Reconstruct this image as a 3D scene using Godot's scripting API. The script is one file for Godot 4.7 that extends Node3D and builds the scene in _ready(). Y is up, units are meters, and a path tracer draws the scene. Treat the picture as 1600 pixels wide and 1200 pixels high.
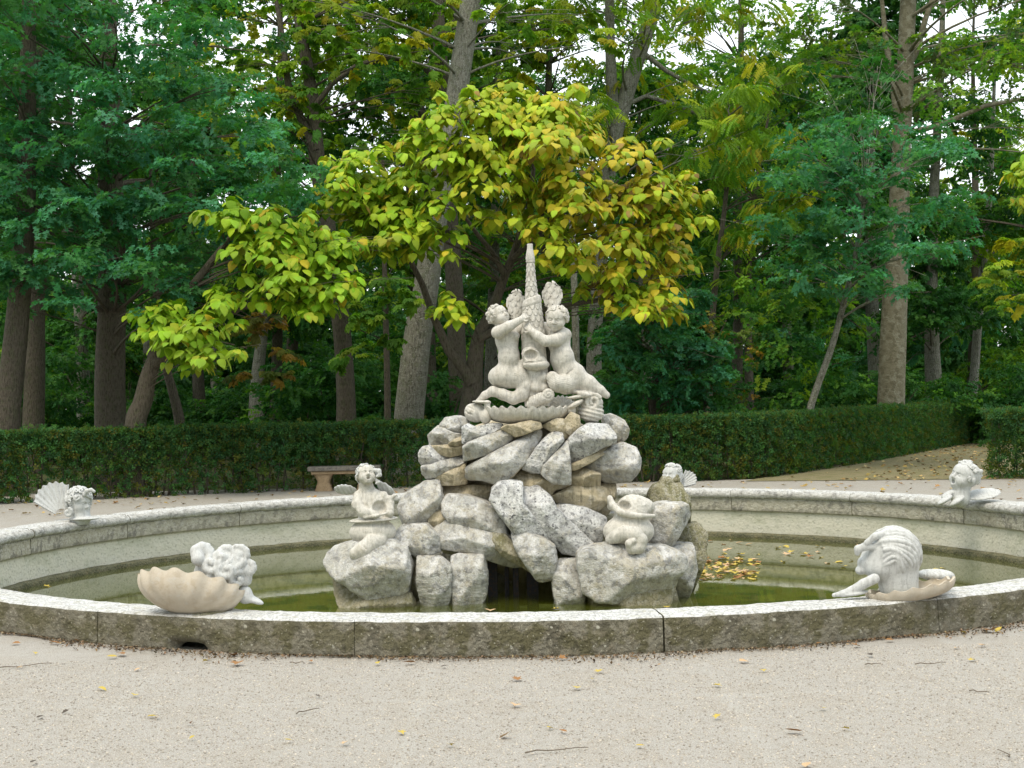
extends Node3D

# A stone fountain in a woodland clearing. Units are metres, y up, the middle of the basin is at x = z = 0.
const EYE := Vector3(-0.206, 1.6, 14.86)
const FOCAL := 2220.0
var aim: Basis
var rng := RandomNumberGenerator.new()
var names := {}
var M := {}
var ball_dirs: PackedVector3Array
var ball_tris: PackedInt32Array


func _ready() -> void:
	rng.seed = 20240
	# camera
	aim = Basis(Vector3.FORWARD, 0.02) * Basis(Vector3.RIGHT, atan(19.0 / FOCAL))
	var cam := Camera3D.new()
	cam.name = "camera"
	cam.transform = Transform3D(aim, EYE)
	cam.keep_aspect = Camera3D.KEEP_HEIGHT
	cam.fov = rad_to_deg(2.0 * atan(600.0 / FOCAL))
	cam.near = 0.1
	cam.far = 600.0
	add_child(cam)
	cam.current = true
	# overcast sky, a weak very soft sun, exposure
	var sky_mat := ProceduralSkyMaterial.new()
	sky_mat.sky_top_color = Color(0.93, 0.965, 1.0)
	sky_mat.sky_horizon_color = Color(0.90, 0.92, 0.92)
	sky_mat.sky_curve = 0.2
	sky_mat.ground_bottom_color = Color(0.20, 0.22, 0.17)
	sky_mat.ground_horizon_color = Color(0.55, 0.57, 0.52)
	sky_mat.sun_angle_max = 1.0
	var sky := Sky.new()
	sky.sky_material = sky_mat
	var env := Environment.new()
	env.background_mode = Environment.BG_SKY
	env.sky = sky
	env.tonemap_mode = Environment.TONE_MAPPER_LINEAR
	env.tonemap_exposure = 2.05
	env.sdfgi_enabled = true
	env.ssao_enabled = true
	env.ssil_enabled = true
	var around := WorldEnvironment.new()
	around.name = "surroundings"
	around.environment = env
	add_child(around)
	var sun := DirectionalLight3D.new()
	sun.name = "veiled_sun"
	sun.light_energy = 0.40
	sun.light_angular_distance = 28.0
	sun.light_color = Color(1.0, 0.965, 0.90)
	sun.rotation_degrees = Vector3(-62.0, -28.0, 0.0)
	sun.shadow_enabled = true
	add_child(sun)

	make_ball()
	make_materials()
	var t := Time.get_ticks_msec()
	build_ground()
	build_basin()
	t = lap("ground and basin", t)
	build_rockwork()
	t = lap("rocks", t)
	build_shell_bowl()
	build_column()
	build_left_putto()
	build_right_putto()
	build_group_details()
	t = lap("group", t)
	build_small_tritons()
	t = lap("tritons", t)
	build_rim_spouts()
	t = lap("spouts", t)
	build_bench()
	build_hedges()
	t = lap("hedges", t)
	build_trees()
	build_clearing_edge()
	t = lap("trees", t)
	build_litter()
	t = lap("litter", t)


func lap(what: String, since: int) -> int:
	print(what, " ", Time.get_ticks_msec() - since, " ms")
	return Time.get_ticks_msec()


# ---------------------------------------------------------------- helpers
func at(px: float, py: float, z: float) -> Vector3:   # the point of the plane z that the photograph shows at (px, py)
	var d: Vector3 = aim * Vector3((px - 800.0) / FOCAL, (600.0 - py) / FOCAL, -1.0)
	return EYE + d * ((z - EYE.z) / d.z)


func numbered(called: String) -> String:
	var n: int = names.get(called, -1) + 1
	names[called] = n
	return called if n == 0 else "%s_%03d" % [called, n]


func tag(o: Node, label: String, category := "", group := "", kind := "") -> Node:
	o.set_meta("label", label)
	if category:
		o.set_meta("category", category)
	if group:
		o.set_meta("group", group)
	if kind:
		o.set_meta("kind", kind)
	return o


func thing(called: String, where: Vector3, label: String, category: String, group := "") -> Node3D:
	var o := Node3D.new()
	o.name = numbered(called)
	o.position = where
	add_child(o)
	tag(o, label, category, group)
	return o


func part(called: String, m: Mesh, parent: Node = null, mat: Material = null) -> MeshInstance3D:
	var o := MeshInstance3D.new()
	o.mesh = m
	if mat:
		o.material_override = mat
	if parent:
		o.name = called
		parent.add_child(o, true)
		var n := 1
		while o.name.begins_with("@") or not o.name.begins_with(called):
			o.name = "%s_%03d" % [called, n]
			n += 1
	else:
		o.name = numbered(called)
		add_child(o)
	return o


func piece(called: String, index: int, m: Mesh, parent: Node, mat: Material = null) -> MeshInstance3D:
	var o := MeshInstance3D.new()
	o.mesh = m
	if mat:
		o.material_override = mat
	o.name = called if index == 0 else "%s_%03d" % [called, index]
	parent.add_child(o)
	return o


func structure(called: String, m: Mesh, mat: Material, label := "") -> MeshInstance3D:
	var o := part(called, m, null, mat)
	o.set_meta("kind", "structure")
	if label:
		o.set_meta("label", label)
	return o


func scatter(called: String, m: Mesh, mat: Material, where: Array[Transform3D], colours: PackedColorArray, parent: Node) -> MultiMeshInstance3D:
	var mm := MultiMesh.new()
	mm.transform_format = MultiMesh.TRANSFORM_3D
	mm.use_colors = true
	mm.mesh = m
	mm.instance_count = where.size()
	for i in where.size():
		mm.set_instance_transform(i, where[i])
		mm.set_instance_color(i, colours[i])
	var o := MultiMeshInstance3D.new()
	o.multimesh = mm
	o.material_override = mat
	o.set_meta("kind", "stuff")
	if parent:
		o.name = called
		parent.add_child(o)
	else:
		o.name = numbered(called)
		add_child(o)
	return o


func mesh_of(v: PackedVector3Array, n: PackedVector3Array, idx: PackedInt32Array, c := PackedColorArray()) -> ArrayMesh:
	var a := []
	a.resize(Mesh.ARRAY_MAX)
	a[Mesh.ARRAY_VERTEX] = v
	a[Mesh.ARRAY_NORMAL] = n
	a[Mesh.ARRAY_INDEX] = idx
	if c.size():
		a[Mesh.ARRAY_COLOR] = c
	var m := ArrayMesh.new()
	m.add_surface_from_arrays(Mesh.PRIMITIVE_TRIANGLES, a)
	return m


func smooth_normals(v: PackedVector3Array, idx: PackedInt32Array) -> PackedVector3Array:   # clockwise front faces
	var n := PackedVector3Array()
	n.resize(v.size())
	for i in range(0, idx.size(), 3):
		var a := idx[i]
		var b := idx[i + 1]
		var c := idx[i + 2]
		var f := (v[c] - v[a]).cross(v[b] - v[a])
		n[a] += f
		n[b] += f
		n[c] += f
	for i in n.size():
		n[i] = n[i].normalized()
	return n


class Shape:   # collects triangles of one mesh
	var v := PackedVector3Array()
	var n := PackedVector3Array()
	var idx := PackedInt32Array()
	var c := PackedColorArray()

	func add(pv: PackedVector3Array, pn: PackedVector3Array, pi: PackedInt32Array, t := Transform3D()) -> void:
		var first := v.size()
		for p in pv:
			v.append(t * p)
		var nb := t.basis.inverse().transposed()
		for q in pn:
			n.append((nb * q).normalized())
		for i in pi:
			idx.append(first + i)

	func tri(a: Vector3, b: Vector3, d: Vector3, col := Color.WHITE) -> void:
		var f := (d - a).cross(b - a).normalized()
		for p in [a, b, d]:
			v.append(p)
			n.append(f)
			c.append(col)
			idx.append(idx.size())

	func quad(a: Vector3, b: Vector3, d: Vector3, e: Vector3) -> void:   # clockwise from the front
		tri(a, b, d)
		tri(a, d, e)

	func box(lo: Vector3, hi: Vector3, t := Transform3D(), bevel := 0.0) -> void:
		var c0 := (lo + hi) * 0.5
		var h := (hi - lo) * 0.5
		for axis in 3:
			for s: float in [-1.0, 1.0]:
				var nn := Vector3.ZERO
				nn[axis] = s
				var u := Vector3.ZERO
				u[(axis + 1) % 3] = 1.0
				var w := nn.cross(u)
				var hu := absf(u.dot(h)) - bevel
				var hw := absf(w.dot(h)) - bevel
				var m := c0 + nn * absf(nn.dot(h))
				quad(t * (m - u * hu - w * hw), t * (m - u * hu + w * hw), t * (m + u * hu + w * hw), t * (m + u * hu - w * hw))
				if bevel > 0.0:
					for side: float in [-1.0, 1.0]:
						var e1 := m + u * hu * side
						var e2 := e1 + (u * side - nn) * bevel
						var p := [e1 - w * hw, e1 + w * hw, e2 + w * hw, e2 - w * hw]
						if side > 0.0:
							quad(t * p[0], t * p[1], t * p[2], t * p[3])
						else:
							quad(t * p[3], t * p[2], t * p[1], t * p[0])
		if bevel > 0.0:
			for sx: float in [-1.0, 1.0]:
				for sy: float in [-1.0, 1.0]:
					for sz: float in [-1.0, 1.0]:
						var k := c0 + h * Vector3(sx, sy, sz)
						var q := [k - Vector3(0, sy, sz) * bevel, k - Vector3(sx, 0, sz) * bevel, k - Vector3(sx, sy, 0) * bevel]
						if sx * sy * sz > 0.0:
							tri(t * q[0], t * q[2], t * q[1])
						else:
							tri(t * q[0], t * q[1], t * q[2])

	func tube(pts: PackedVector3Array, radii: PackedFloat32Array, sides: int, rough := 0.0, seed_ := 0, flare := 0.0) -> void:
		var first := v.size()
		var last := pts.size() - 1
		var u := Vector3.RIGHT
		for i in pts.size():
			var dir := (pts[mini(i + 1, last)] - pts[maxi(i - 1, 0)]).normalized()
			u = (u - dir * u.dot(dir))
			if u.length() < 0.05:
				u = dir.cross(Vector3.FORWARD)
			u = u.normalized()
			var w := dir.cross(u)
			for k in sides:
				var an := TAU * k / sides
				var r := radii[i]
				if rough > 0.0:
					r *= 1.0 + rough * (sin(an * 3.0 + seed_ + i * 0.7) * 0.5 + sin(an * 5.0 + seed_ * 2.0 - i * 0.9) * 0.5)
				if flare > 0.0 and i < 4:
					r *= 1.0 + flare * pow(1.0 - i / 4.0, 2.0) * (0.6 + 0.6 * sin(an * 4.0 + seed_))
				var o := u * cos(an) + w * sin(an)
				v.append(pts[i] + o * r)
				n.append(o)
		for i in last:
			for k in sides:
				var k2 := (k + 1) % sides
				var a := first + i * sides + k
				var b := first + i * sides + k2
				var d := a + sides
				var e := b + sides
				for q in [a, d, b, b, d, e]:
					idx.append(q)

	func mesh() -> ArrayMesh:
		var a := []
		a.resize(Mesh.ARRAY_MAX)
		a[Mesh.ARRAY_VERTEX] = v
		a[Mesh.ARRAY_NORMAL] = n
		a[Mesh.ARRAY_INDEX] = idx
		if c.size() == v.size():
			a[Mesh.ARRAY_COLOR] = c
		var m := ArrayMesh.new()
		m.add_surface_from_arrays(Mesh.PRIMITIVE_TRIANGLES, a)
		return m


func grid(nu: int, nv: int, f: Callable, flip := false, wrap_u := false) -> Shape:   # a surface f(u, v) with u, v in 0..1
	var s := Shape.new()
	for j in nv + 1:
		for i in nu + 1:
			s.v.append(f.call(float(i) / nu, float(j) / nv))
	for j in nv:
		for i in nu:
			var a := j * (nu + 1) + i
			var b := a + 1
			var c := a + nu + 1
			var d := c + 1
			for q in ([a, c, b, b, c, d] if flip else [a, b, c, b, d, c]):
				s.idx.append(q)
	s.n = smooth_normals(s.v, s.idx)
	if wrap_u:
		for j in nv + 1:
			var a := j * (nu + 1)
			var m := (s.n[a] + s.n[a + nu]).normalized()
			s.n[a] = m
			s.n[a + nu] = m
	return s


func sheet(nu: int, nv: int, f: Callable, thick: float, wrap_u := false) -> Shape:   # a closed plate of that thickness along f(u, v)
	var top := grid(nu, nv, f, false, wrap_u)
	var s := Shape.new()
	s.v = top.v.duplicate()
	s.n = top.n.duplicate()
	s.idx = top.idx.duplicate()
	var k := top.v.size()
	for i in k:
		s.v.append(top.v[i] - top.n[i] * thick)
		s.n.append(-top.n[i])
	for i in range(0, top.idx.size(), 3):
		for q in [0, 2, 1]:
			s.idx.append(k + top.idx[i + q])
	var rim := PackedInt32Array()     # along the edge: two corners and a corner further in
	var w := nu + 1
	for i in nu:
		rim.append_array([i, i + 1, w + i])
		rim.append_array([nv * w + i, nv * w + i + 1, (nv - 1) * w + i])
	if not wrap_u:
		for j in nv:
			rim.append_array([j * w, (j + 1) * w, j * w + 1])
			rim.append_array([j * w + nu, (j + 1) * w + nu, j * w + nu - 1])
	for i in range(0, rim.size(), 3):
		var a := s.v[rim[i]]
		var b := s.v[rim[i + 1]]
		var c := s.v[rim[i + 1] + k]
		var d := s.v[rim[i] + k]
		var first := s.v.size()
		var nn := (c - a).cross(b - a).normalized()
		var turned := nn.dot(a - s.v[rim[i + 2]]) < 0.0
		if turned:
			nn = -nn
		for p in [a, b, c, d]:
			s.v.append(p)
			s.n.append(nn)
		for q in ([0, 2, 1, 0, 3, 2] if turned else [0, 1, 2, 0, 2, 3]):
			s.idx.append(first + q)
	return s


func make_ball() -> void:   # unit icosphere, 10242 directions
	var t := (1.0 + sqrt(5.0)) / 2.0
	var v := PackedVector3Array([Vector3(-1, t, 0), Vector3(1, t, 0), Vector3(-1, -t, 0), Vector3(1, -t, 0), Vector3(0, -1, t), Vector3(0, 1, t), Vector3(0, -1, -t), Vector3(0, 1, -t), Vector3(t, 0, -1), Vector3(t, 0, 1), Vector3(-t, 0, -1), Vector3(-t, 0, 1)])
	var f := PackedInt32Array([0, 11, 5, 0, 5, 1, 0, 1, 7, 0, 7, 10, 0, 10, 11, 1, 5, 9, 5, 11, 4, 11, 10, 2, 10, 7, 6, 7, 1, 8, 3, 9, 4, 3, 4, 2, 3, 2, 6, 3, 6, 8, 3, 8, 9, 4, 9, 5, 2, 4, 11, 6, 2, 10, 8, 6, 7, 9, 8, 1])
	for level in 5:
		var mid := {}
		var g := PackedInt32Array()
		for i in range(0, f.size(), 3):
			var m := []
			for k in 3:
				var a := f[i + k]
				var b := f[i + (k + 1) % 3]
				var key := mini(a, b) * 100000 + maxi(a, b)
				if not mid.has(key):
					mid[key] = v.size()
					v.append(v[a] + v[b])
				m.append(mid[key])
			g.append_array([f[i], m[0], m[2], f[i + 1], m[1], m[0], f[i + 2], m[2], m[1], m[0], m[1], m[2]])
		for i in v.size():
			v[i] = v[i].normalized()
		f = g
	ball_dirs = v
	for i in range(0, f.size(), 3):
		ball_tris.append_array([f[i], f[i + 2], f[i + 1]])


# ---------------------------------------------------------------- clay: a distance field on a grid, meshed as surface nets
class Clay:
	var org: Vector3
	var cell: float
	var nx: int
	var ny: int
	var nz: int
	var D := PackedFloat32Array()
	var far: float

	func _init(lo: Vector3, hi: Vector3, size: float) -> void:
		org = lo
		cell = size
		nx = int((hi.x - lo.x) / size) + 2
		ny = int((hi.y - lo.y) / size) + 2
		nz = int((hi.z - lo.z) / size) + 2
		far = size * 4.0
		D.resize(nx * ny * nz)
		D.fill(far)

	func span(lo: Vector3, hi: Vector3) -> Array:
		return [clampi(int((lo.x - org.x) / cell), 0, nx - 1), clampi(int((hi.x - org.x) / cell) + 1, 0, nx - 1),
			clampi(int((lo.y - org.y) / cell), 0, ny - 1), clampi(int((hi.y - org.y) / cell) + 1, 0, ny - 1),
			clampi(int((lo.z - org.z) / cell), 0, nz - 1), clampi(int((hi.z - org.z) / cell) + 1, 0, nz - 1)]

	func cone(a: Vector3, ra: float, b: Vector3, rb: float, s := 0.02, cut := false) -> void:   # a limb from a to b
		var m := maxf(ra, rb) + s + cell * 2.0
		var r := span(a.min(b) - Vector3.ONE * m, a.max(b) + Vector3.ONE * m)
		var ab := b - a
		var l2 := maxf(ab.length_squared(), 1e-9)
		var dr := rb - ra
		var is_ := 0.25 / s
		for z in range(r[4], r[5] + 1):
			for y in range(r[2], r[3] + 1):
				var i: int = (z * ny + y) * nx + r[0]
				var p := Vector3(org.x + r[0] * cell, org.y + y * cell, org.z + z * cell) - a
				for x in range(r[0], r[1] + 1):
					var t := clampf(p.dot(ab) / l2, 0.0, 1.0)
					var d := (p - ab * t).length() - ra - dr * t
					var o := D[i]
					if cut:
						d = -d
						var h := maxf(s - absf(o - d), 0.0)
						D[i] = maxf(o, d) + h * h * is_
					elif d < o + s:
						var h := maxf(s - absf(o - d), 0.0)
						D[i] = minf(o, d) - h * h * is_
					i += 1
					p.x += cell

	func chain(pts: Array, s := 0.02, cut := false) -> void:   # [Vector3, radius, Vector3, radius, ...]
		for i in range(0, pts.size() - 2, 2):
			cone(pts[i], pts[i + 1], pts[i + 2], pts[i + 3], s, cut)

	func ball(c: Vector3, rad: Vector3, s := 0.02, turn := Basis(), cut := false) -> void:   # an ellipsoid
		var m := maxf(rad.x, maxf(rad.y, rad.z)) + s + cell * 2.0
		var r := span(c - Vector3.ONE * m, c + Vector3.ONE * m)
		var inv := turn.inverse()
		var r1 := Vector3.ONE / rad
		var r2 := r1 * r1
		var is_ := 0.25 / s
		var step := inv * Vector3(cell, 0, 0)
		for z in range(r[4], r[5] + 1):
			for y in range(r[2], r[3] + 1):
				var i: int = (z * ny + y) * nx + r[0]
				var p := inv * (Vector3(org.x + r[0] * cell, org.y + y * cell, org.z + z * cell) - c)
				for x in range(r[0], r[1] + 1):
					var k0 := (p * r1).length()
					var k1 := maxf((p * r2).length(), 1e-6)
					var d := k0 * (k0 - 1.0) / k1
					var o := D[i]
					if cut:
						d = -d
						var h := maxf(s - absf(o - d), 0.0)
						D[i] = maxf(o, d) + h * h * is_
					elif d < o + s:
						var h := maxf(s - absf(o - d), 0.0)
						D[i] = minf(o, d) - h * h * is_
					i += 1
					p += step

	func press(lo: Vector3, hi: Vector3, f: Callable) -> void:   # moves the surface inside a box by f(position)
		var r := span(lo, hi)
		for z in range(r[4], r[5] + 1):
			for y in range(r[2], r[3] + 1):
				for x in range(r[0], r[1] + 1):
					var i: int = (z * ny + y) * nx + x
					if absf(D[i]) < cell * 3.0:
						D[i] += f.call(org + Vector3(x, y, z) * cell)

	func into(s: Shape) -> void:
		var id := PackedInt32Array()
		id.resize(nx * ny * nz)
		id.fill(-1)
		var first := s.v.size()
		var row := nx
		var slab := nx * ny
		var off := [0, 1, row, row + 1, slab, slab + 1, slab + row, slab + row + 1]
		var cx := [0, 1, 0, 1, 0, 1, 0, 1]
		var cy := [0, 0, 1, 1, 0, 0, 1, 1]
		var cz := [0, 0, 0, 0, 1, 1, 1, 1]
		var ea := [0, 2, 4, 6, 0, 1, 4, 5, 0, 1, 2, 3]
		var eb := [1, 3, 5, 7, 2, 3, 6, 7, 4, 5, 6, 7]
		var made := PackedInt32Array()
		var lim := cell * 3.9
		for z in nz - 1:
			for y in ny - 1:
				var i := (z * ny + y) * nx
				for x in nx - 1:
					var d0 := D[i]
					if d0 < lim and d0 > -lim:
						var inside := 0
						for k in 8:
							if D[i + off[k]] < 0.0:
								inside += 1
						if inside > 0 and inside < 8:
							var sum := Vector3.ZERO
							var cnt := 0
							for e in 12:
								var a: int = ea[e]
								var b: int = eb[e]
								var da := D[i + off[a]]
								var db := D[i + off[b]]
								if (da < 0.0) != (db < 0.0):
									var t := da / (da - db)
									sum += Vector3(cx[a] + (cx[b] - cx[a]) * t, cy[a] + (cy[b] - cy[a]) * t, cz[a] + (cz[b] - cz[a]) * t)
									cnt += 1
							id[i] = s.v.size()
							s.v.append(org + (Vector3(x, y, z) + sum / cnt) * cell)
							made.append(i)
					i += 1
		for i in made:
			var neg := D[i] < 0.0
			if (D[i + 1] < 0.0) != neg and i >= slab + row:
				_face(s, id[i], id[i - row], id[i - row - slab], id[i - slab], neg)
			if (D[i + row] < 0.0) != neg and i >= slab + 1:
				_face(s, id[i], id[i - slab], id[i - slab - 1], id[i - 1], neg)
			if (D[i + slab] < 0.0) != neg and i >= row + 1:
				_face(s, id[i], id[i - 1], id[i - 1 - row], id[i - row], neg)
		s.n.resize(s.v.size())
		for i in range(first, s.v.size()):
			s.n[i] = Vector3.ZERO
		for i in range(0, s.idx.size(), 3):
			var a := s.idx[i]
			if a < first:
				continue
			var b := s.idx[i + 1]
			var c := s.idx[i + 2]
			var f := (s.v[c] - s.v[a]).cross(s.v[b] - s.v[a])
			s.n[a] += f
			s.n[b] += f
			s.n[c] += f
		for i in range(first, s.v.size()):
			s.n[i] = s.n[i].normalized()

	func _face(s: Shape, a: int, b: int, c: int, d: int, neg: bool) -> void:
		if a < 0 or b < 0 or c < 0 or d < 0:
			return
		if neg:
			s.idx.append(a)
			s.idx.append(c)
			s.idx.append(b)
			s.idx.append(a)
			s.idx.append(d)
			s.idx.append(c)
		else:
			s.idx.append(a)
			s.idx.append(b)
			s.idx.append(c)
			s.idx.append(a)
			s.idx.append(c)
			s.idx.append(d)

	func mesh() -> ArrayMesh:
		var s := Shape.new()
		into(s)
		return s.mesh()


func step(a: float, b: float, x: float) -> float:
	return smoothstep(a, b, x)


func rough(seed_: int, freq: float, octaves := 4, kind := FastNoiseLite.TYPE_SIMPLEX_SMOOTH) -> FastNoiseLite:
	var n := FastNoiseLite.new()
	n.seed = seed_
	n.frequency = freq
	n.noise_type = kind
	n.fractal_octaves = octaves
	n.fractal_type = FastNoiseLite.FRACTAL_FBM if octaves > 1 else FastNoiseLite.FRACTAL_NONE
	return n


# ---------------------------------------------------------------- materials
func lin(r: float, g: float, b: float) -> Color:
	return Color(r, g, b).linear_to_srgb()


func noise_image(size: int, seed_: int, cycles: float, octaves: int, kind: int, sx := 1, sy := 1) -> PackedByteArray:
	var n := FastNoiseLite.new()
	n.seed = seed_
	n.noise_type = kind as FastNoiseLite.NoiseType
	n.fractal_octaves = octaves
	n.fractal_type = FastNoiseLite.FRACTAL_FBM if octaves > 1 else FastNoiseLite.FRACTAL_NONE
	n.frequency = cycles / size
	if kind == FastNoiseLite.TYPE_CELLULAR:
		n.cellular_return_type = FastNoiseLite.RETURN_DISTANCE
	var im := n.get_seamless_image(size / sx, size / sy)
	im.convert(Image.FORMAT_L8)
	if sx > 1 or sy > 1:
		im.resize(size, size, Image.INTERPOLATE_BILINEAR)
	return im.get_data()


# layers: [seed, cycles, octaves, kind, from, to, colour, strength, stretch x, stretch y]
func stain_texture(size: int, base: Color, layers: Array) -> ImageTexture:
	var px := PackedFloat32Array()
	px.resize(size * size * 3)
	var b := base.srgb_to_linear()
	for i in size * size:
		px[i * 3] = b.r
		px[i * 3 + 1] = b.g
		px[i * 3 + 2] = b.b
	for l: Array in layers:
		var data := noise_image(size, l[0], l[1], l[2], l[3], l[8] if l.size() > 8 else 1, l[9] if l.size() > 9 else 1)
		var lut := PackedFloat32Array()
		for k in 256:
			lut.append(smoothstep(l[4], l[5], k / 255.0) * l[7])
		var c: Color = (l[6] as Color).srgb_to_linear()
		for i in size * size:
			var t := lut[data[i]]
			if t > 0.004:
				var j := i * 3
				px[j] += (c.r - px[j]) * t
				px[j + 1] += (c.g - px[j + 1]) * t
				px[j + 2] += (c.b - px[j + 2]) * t
	var enc := PackedByteArray()
	for k in 4097:
		enc.append(int(clampf(Color(k / 4096.0, 0, 0).linear_to_srgb().r, 0.0, 1.0) * 255.0 + 0.5))
	var out := PackedByteArray()
	out.resize(size * size * 3)
	for i in out.size():
		out[i] = enc[int(clampf(px[i], 0.0, 1.0) * 4096.0)]
	return ImageTexture.create_from_image(Image.create_from_data(size, size, false, Image.FORMAT_RGB8, out))


func bump_texture(size: int, seed_: int, cycles: float, octaves: int, kind: int, strength: float, sx := 1, sy := 1) -> ImageTexture:
	var im := Image.create_from_data(size, size, false, Image.FORMAT_L8, noise_image(size, seed_, cycles, octaves, kind, sx, sy))
	im.bump_map_to_normal_map(strength)
	return ImageTexture.create_from_image(im)


func surface(called: String, albedo: Texture2D, normal: Texture2D, scale: float, rough_ := 0.85, strength := 1.0, world := true) -> StandardMaterial3D:
	var m := StandardMaterial3D.new()
	m.resource_name = called
	m.albedo_texture = albedo
	m.roughness = rough_
	m.metallic_specular = 0.35
	m.uv1_triplanar = true
	m.uv1_world_triplanar = world
	m.uv1_scale = Vector3.ONE * scale
	if normal:
		m.normal_enabled = true
		m.normal_texture = normal
		m.normal_scale = strength
	m.cull_mode = BaseMaterial3D.CULL_DISABLED
	M[called] = m
	return m


func leaf_material(called: String, through: float, rough_ := 0.5) -> void:
	var m := StandardMaterial3D.new()
	m.resource_name = called
	m.albedo_color = Color.WHITE
	m.vertex_color_use_as_albedo = true
	m.roughness = rough_
	m.metallic_specular = 0.3
	m.cull_mode = BaseMaterial3D.CULL_DISABLED
	m.backlight_enabled = true
	m.backlight = Color(0.95 * through, through, 0.6 * through)
	M[called] = m


func make_materials() -> void:
	var SM := FastNoiseLite.TYPE_SIMPLEX_SMOOTH
	var CE := FastNoiseLite.TYPE_CELLULAR
	var VA := FastNoiseLite.TYPE_VALUE
	var grain := bump_texture(512, 11, 60.0, 4, SM, 3.0)
	var pits := bump_texture(512, 12, 24.0, 5, SM, 6.0)
	var grit := bump_texture(1024, 13, 190.0, 3, SM, 5.0)
	var furrow := bump_texture(512, 14, 26.0, 4, SM, 9.0, 1, 4)
	var fine := bump_texture(256, 15, 40.0, 3, SM, 1.5)

	surface("carved_stone", stain_texture(512, lin(0.64, 0.61, 0.545), [
		[1, 5.0, 4, SM, 0.5, 0.8, lin(0.52, 0.48, 0.40), 0.7], [2, 10.0, 5, SM, 0.54, 0.72, lin(0.36, 0.34, 0.29), 0.6],
		[3, 70.0, 3, SM, 0.64, 0.76, lin(0.20, 0.19, 0.165), 0.6], [10, 16.0, 5, SM, 0.58, 0.70, lin(0.30, 0.29, 0.26), 0.5, 1, 4], [4, 40.0, 3, SM, 0.6, 0.8, lin(0.72, 0.70, 0.66), 0.5]]), grain, 1.6, 0.8, 0.5)
	surface("white_stone", stain_texture(512, lin(0.57, 0.575, 0.56), [
		[17, 14.0, 5, SM, 0.56, 0.70, lin(0.36, 0.36, 0.34), 0.6, 1, 4], [18, 24.0, 4, SM, 0.62, 0.72, lin(0.26, 0.26, 0.25), 0.5],
		[5, 6.0, 4, SM, 0.5, 0.8, lin(0.58, 0.59, 0.57), 0.7], [6, 60.0, 3, SM, 0.7, 0.8, lin(0.33, 0.34, 0.33), 0.5]]), grain, 2.0, 0.75, 0.45)
	surface("tan_shell", stain_texture(512, lin(0.56, 0.495, 0.40), [
		[7, 5.0, 4, SM, 0.5, 0.75, lin(0.47, 0.395, 0.29), 0.8], [8, 9.0, 4, SM, 0.66, 0.8, lin(0.56, 0.53, 0.48), 0.6], [9, 50.0, 3, SM, 0.68, 0.8, lin(0.30, 0.24, 0.16), 0.4]]), fine, 1.5, 0.75, 0.4)
	surface("rock_grey", stain_texture(1024, lin(0.51, 0.50, 0.465), [
		[21, 3.0, 4, SM, 0.52, 0.68, lin(0.42, 0.37, 0.26), 0.6], [22, 5.0, 5, SM, 0.52, 0.66, lin(0.63, 0.625, 0.61), 0.85],
		[23, 9.0, 5, SM, 0.55, 0.66, lin(0.30, 0.30, 0.29), 0.65], [25, 12.0, 5, SM, 0.61, 0.69, lin(0.12, 0.12, 0.12), 0.7], [24, 60.0, 4, SM, 0.66, 0.73, lin(0.10, 0.10, 0.105), 0.45], [26, 30.0, 4, SM, 0.60, 0.70, lin(0.33, 0.29, 0.19), 0.5]]), grain, 0.8, 0.9, 1.0)
	surface("rock_white", stain_texture(1024, lin(0.62, 0.615, 0.60), [
		[31, 3.0, 4, SM, 0.54, 0.70, lin(0.47, 0.43, 0.32), 0.6], [32, 6.0, 5, SM, 0.53, 0.68, lin(0.40, 0.405, 0.41), 0.7],
		[33, 20.0, 3, SM, 0.70, 0.73, lin(0.03, 0.03, 0.035), 0.9], [34, 54.0, 4, SM, 0.66, 0.72, lin(0.07, 0.07, 0.075), 0.7], [35, 14.0, 5, SM, 0.60, 0.68, lin(0.15, 0.15, 0.15), 0.6]]), grain, 0.75, 0.9, 1.0)
	surface("rock_ochre", stain_texture(512, lin(0.47, 0.40, 0.275), [
		[41, 4.0, 4, SM, 0.5, 0.75, lin(0.36, 0.31, 0.20), 0.8], [42, 10.0, 5, SM, 0.56, 0.75, lin(0.55, 0.50, 0.40), 0.7],
		[43, 16.0, 4, SM, 0.64, 0.72, lin(0.16, 0.145, 0.09), 0.6, 1, 4], [44, 60.0, 3, SM, 0.7, 0.75, lin(0.08, 0.075, 0.05), 0.6]]), grain, 0.9, 0.9, 1.0)
	surface("rock_moss", stain_texture(512, lin(0.27, 0.25, 0.155), [
		[51, 6.0, 5, SM, 0.5, 0.7, lin(0.13, 0.13, 0.05), 0.8], [52, 16.0, 5, SM, 0.56, 0.7, lin(0.42, 0.40, 0.34), 0.8], [53, 40.0, 4, SM, 0.6, 0.7, lin(0.05, 0.05, 0.03), 0.7]]), pits, 1.2, 0.95, 1.3)
	surface("rock_wet", stain_texture(512, lin(0.30, 0.27, 0.18), [
		[56, 5.0, 5, SM, 0.48, 0.7, lin(0.16, 0.15, 0.07), 0.8], [57, 12.0, 5, SM, 0.56, 0.74, lin(0.42, 0.40, 0.33), 0.7], [58, 50.0, 3, SM, 0.66, 0.72, lin(0.05, 0.05, 0.04), 0.7]]), pits, 0.9, 0.85, 1.0)
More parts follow.
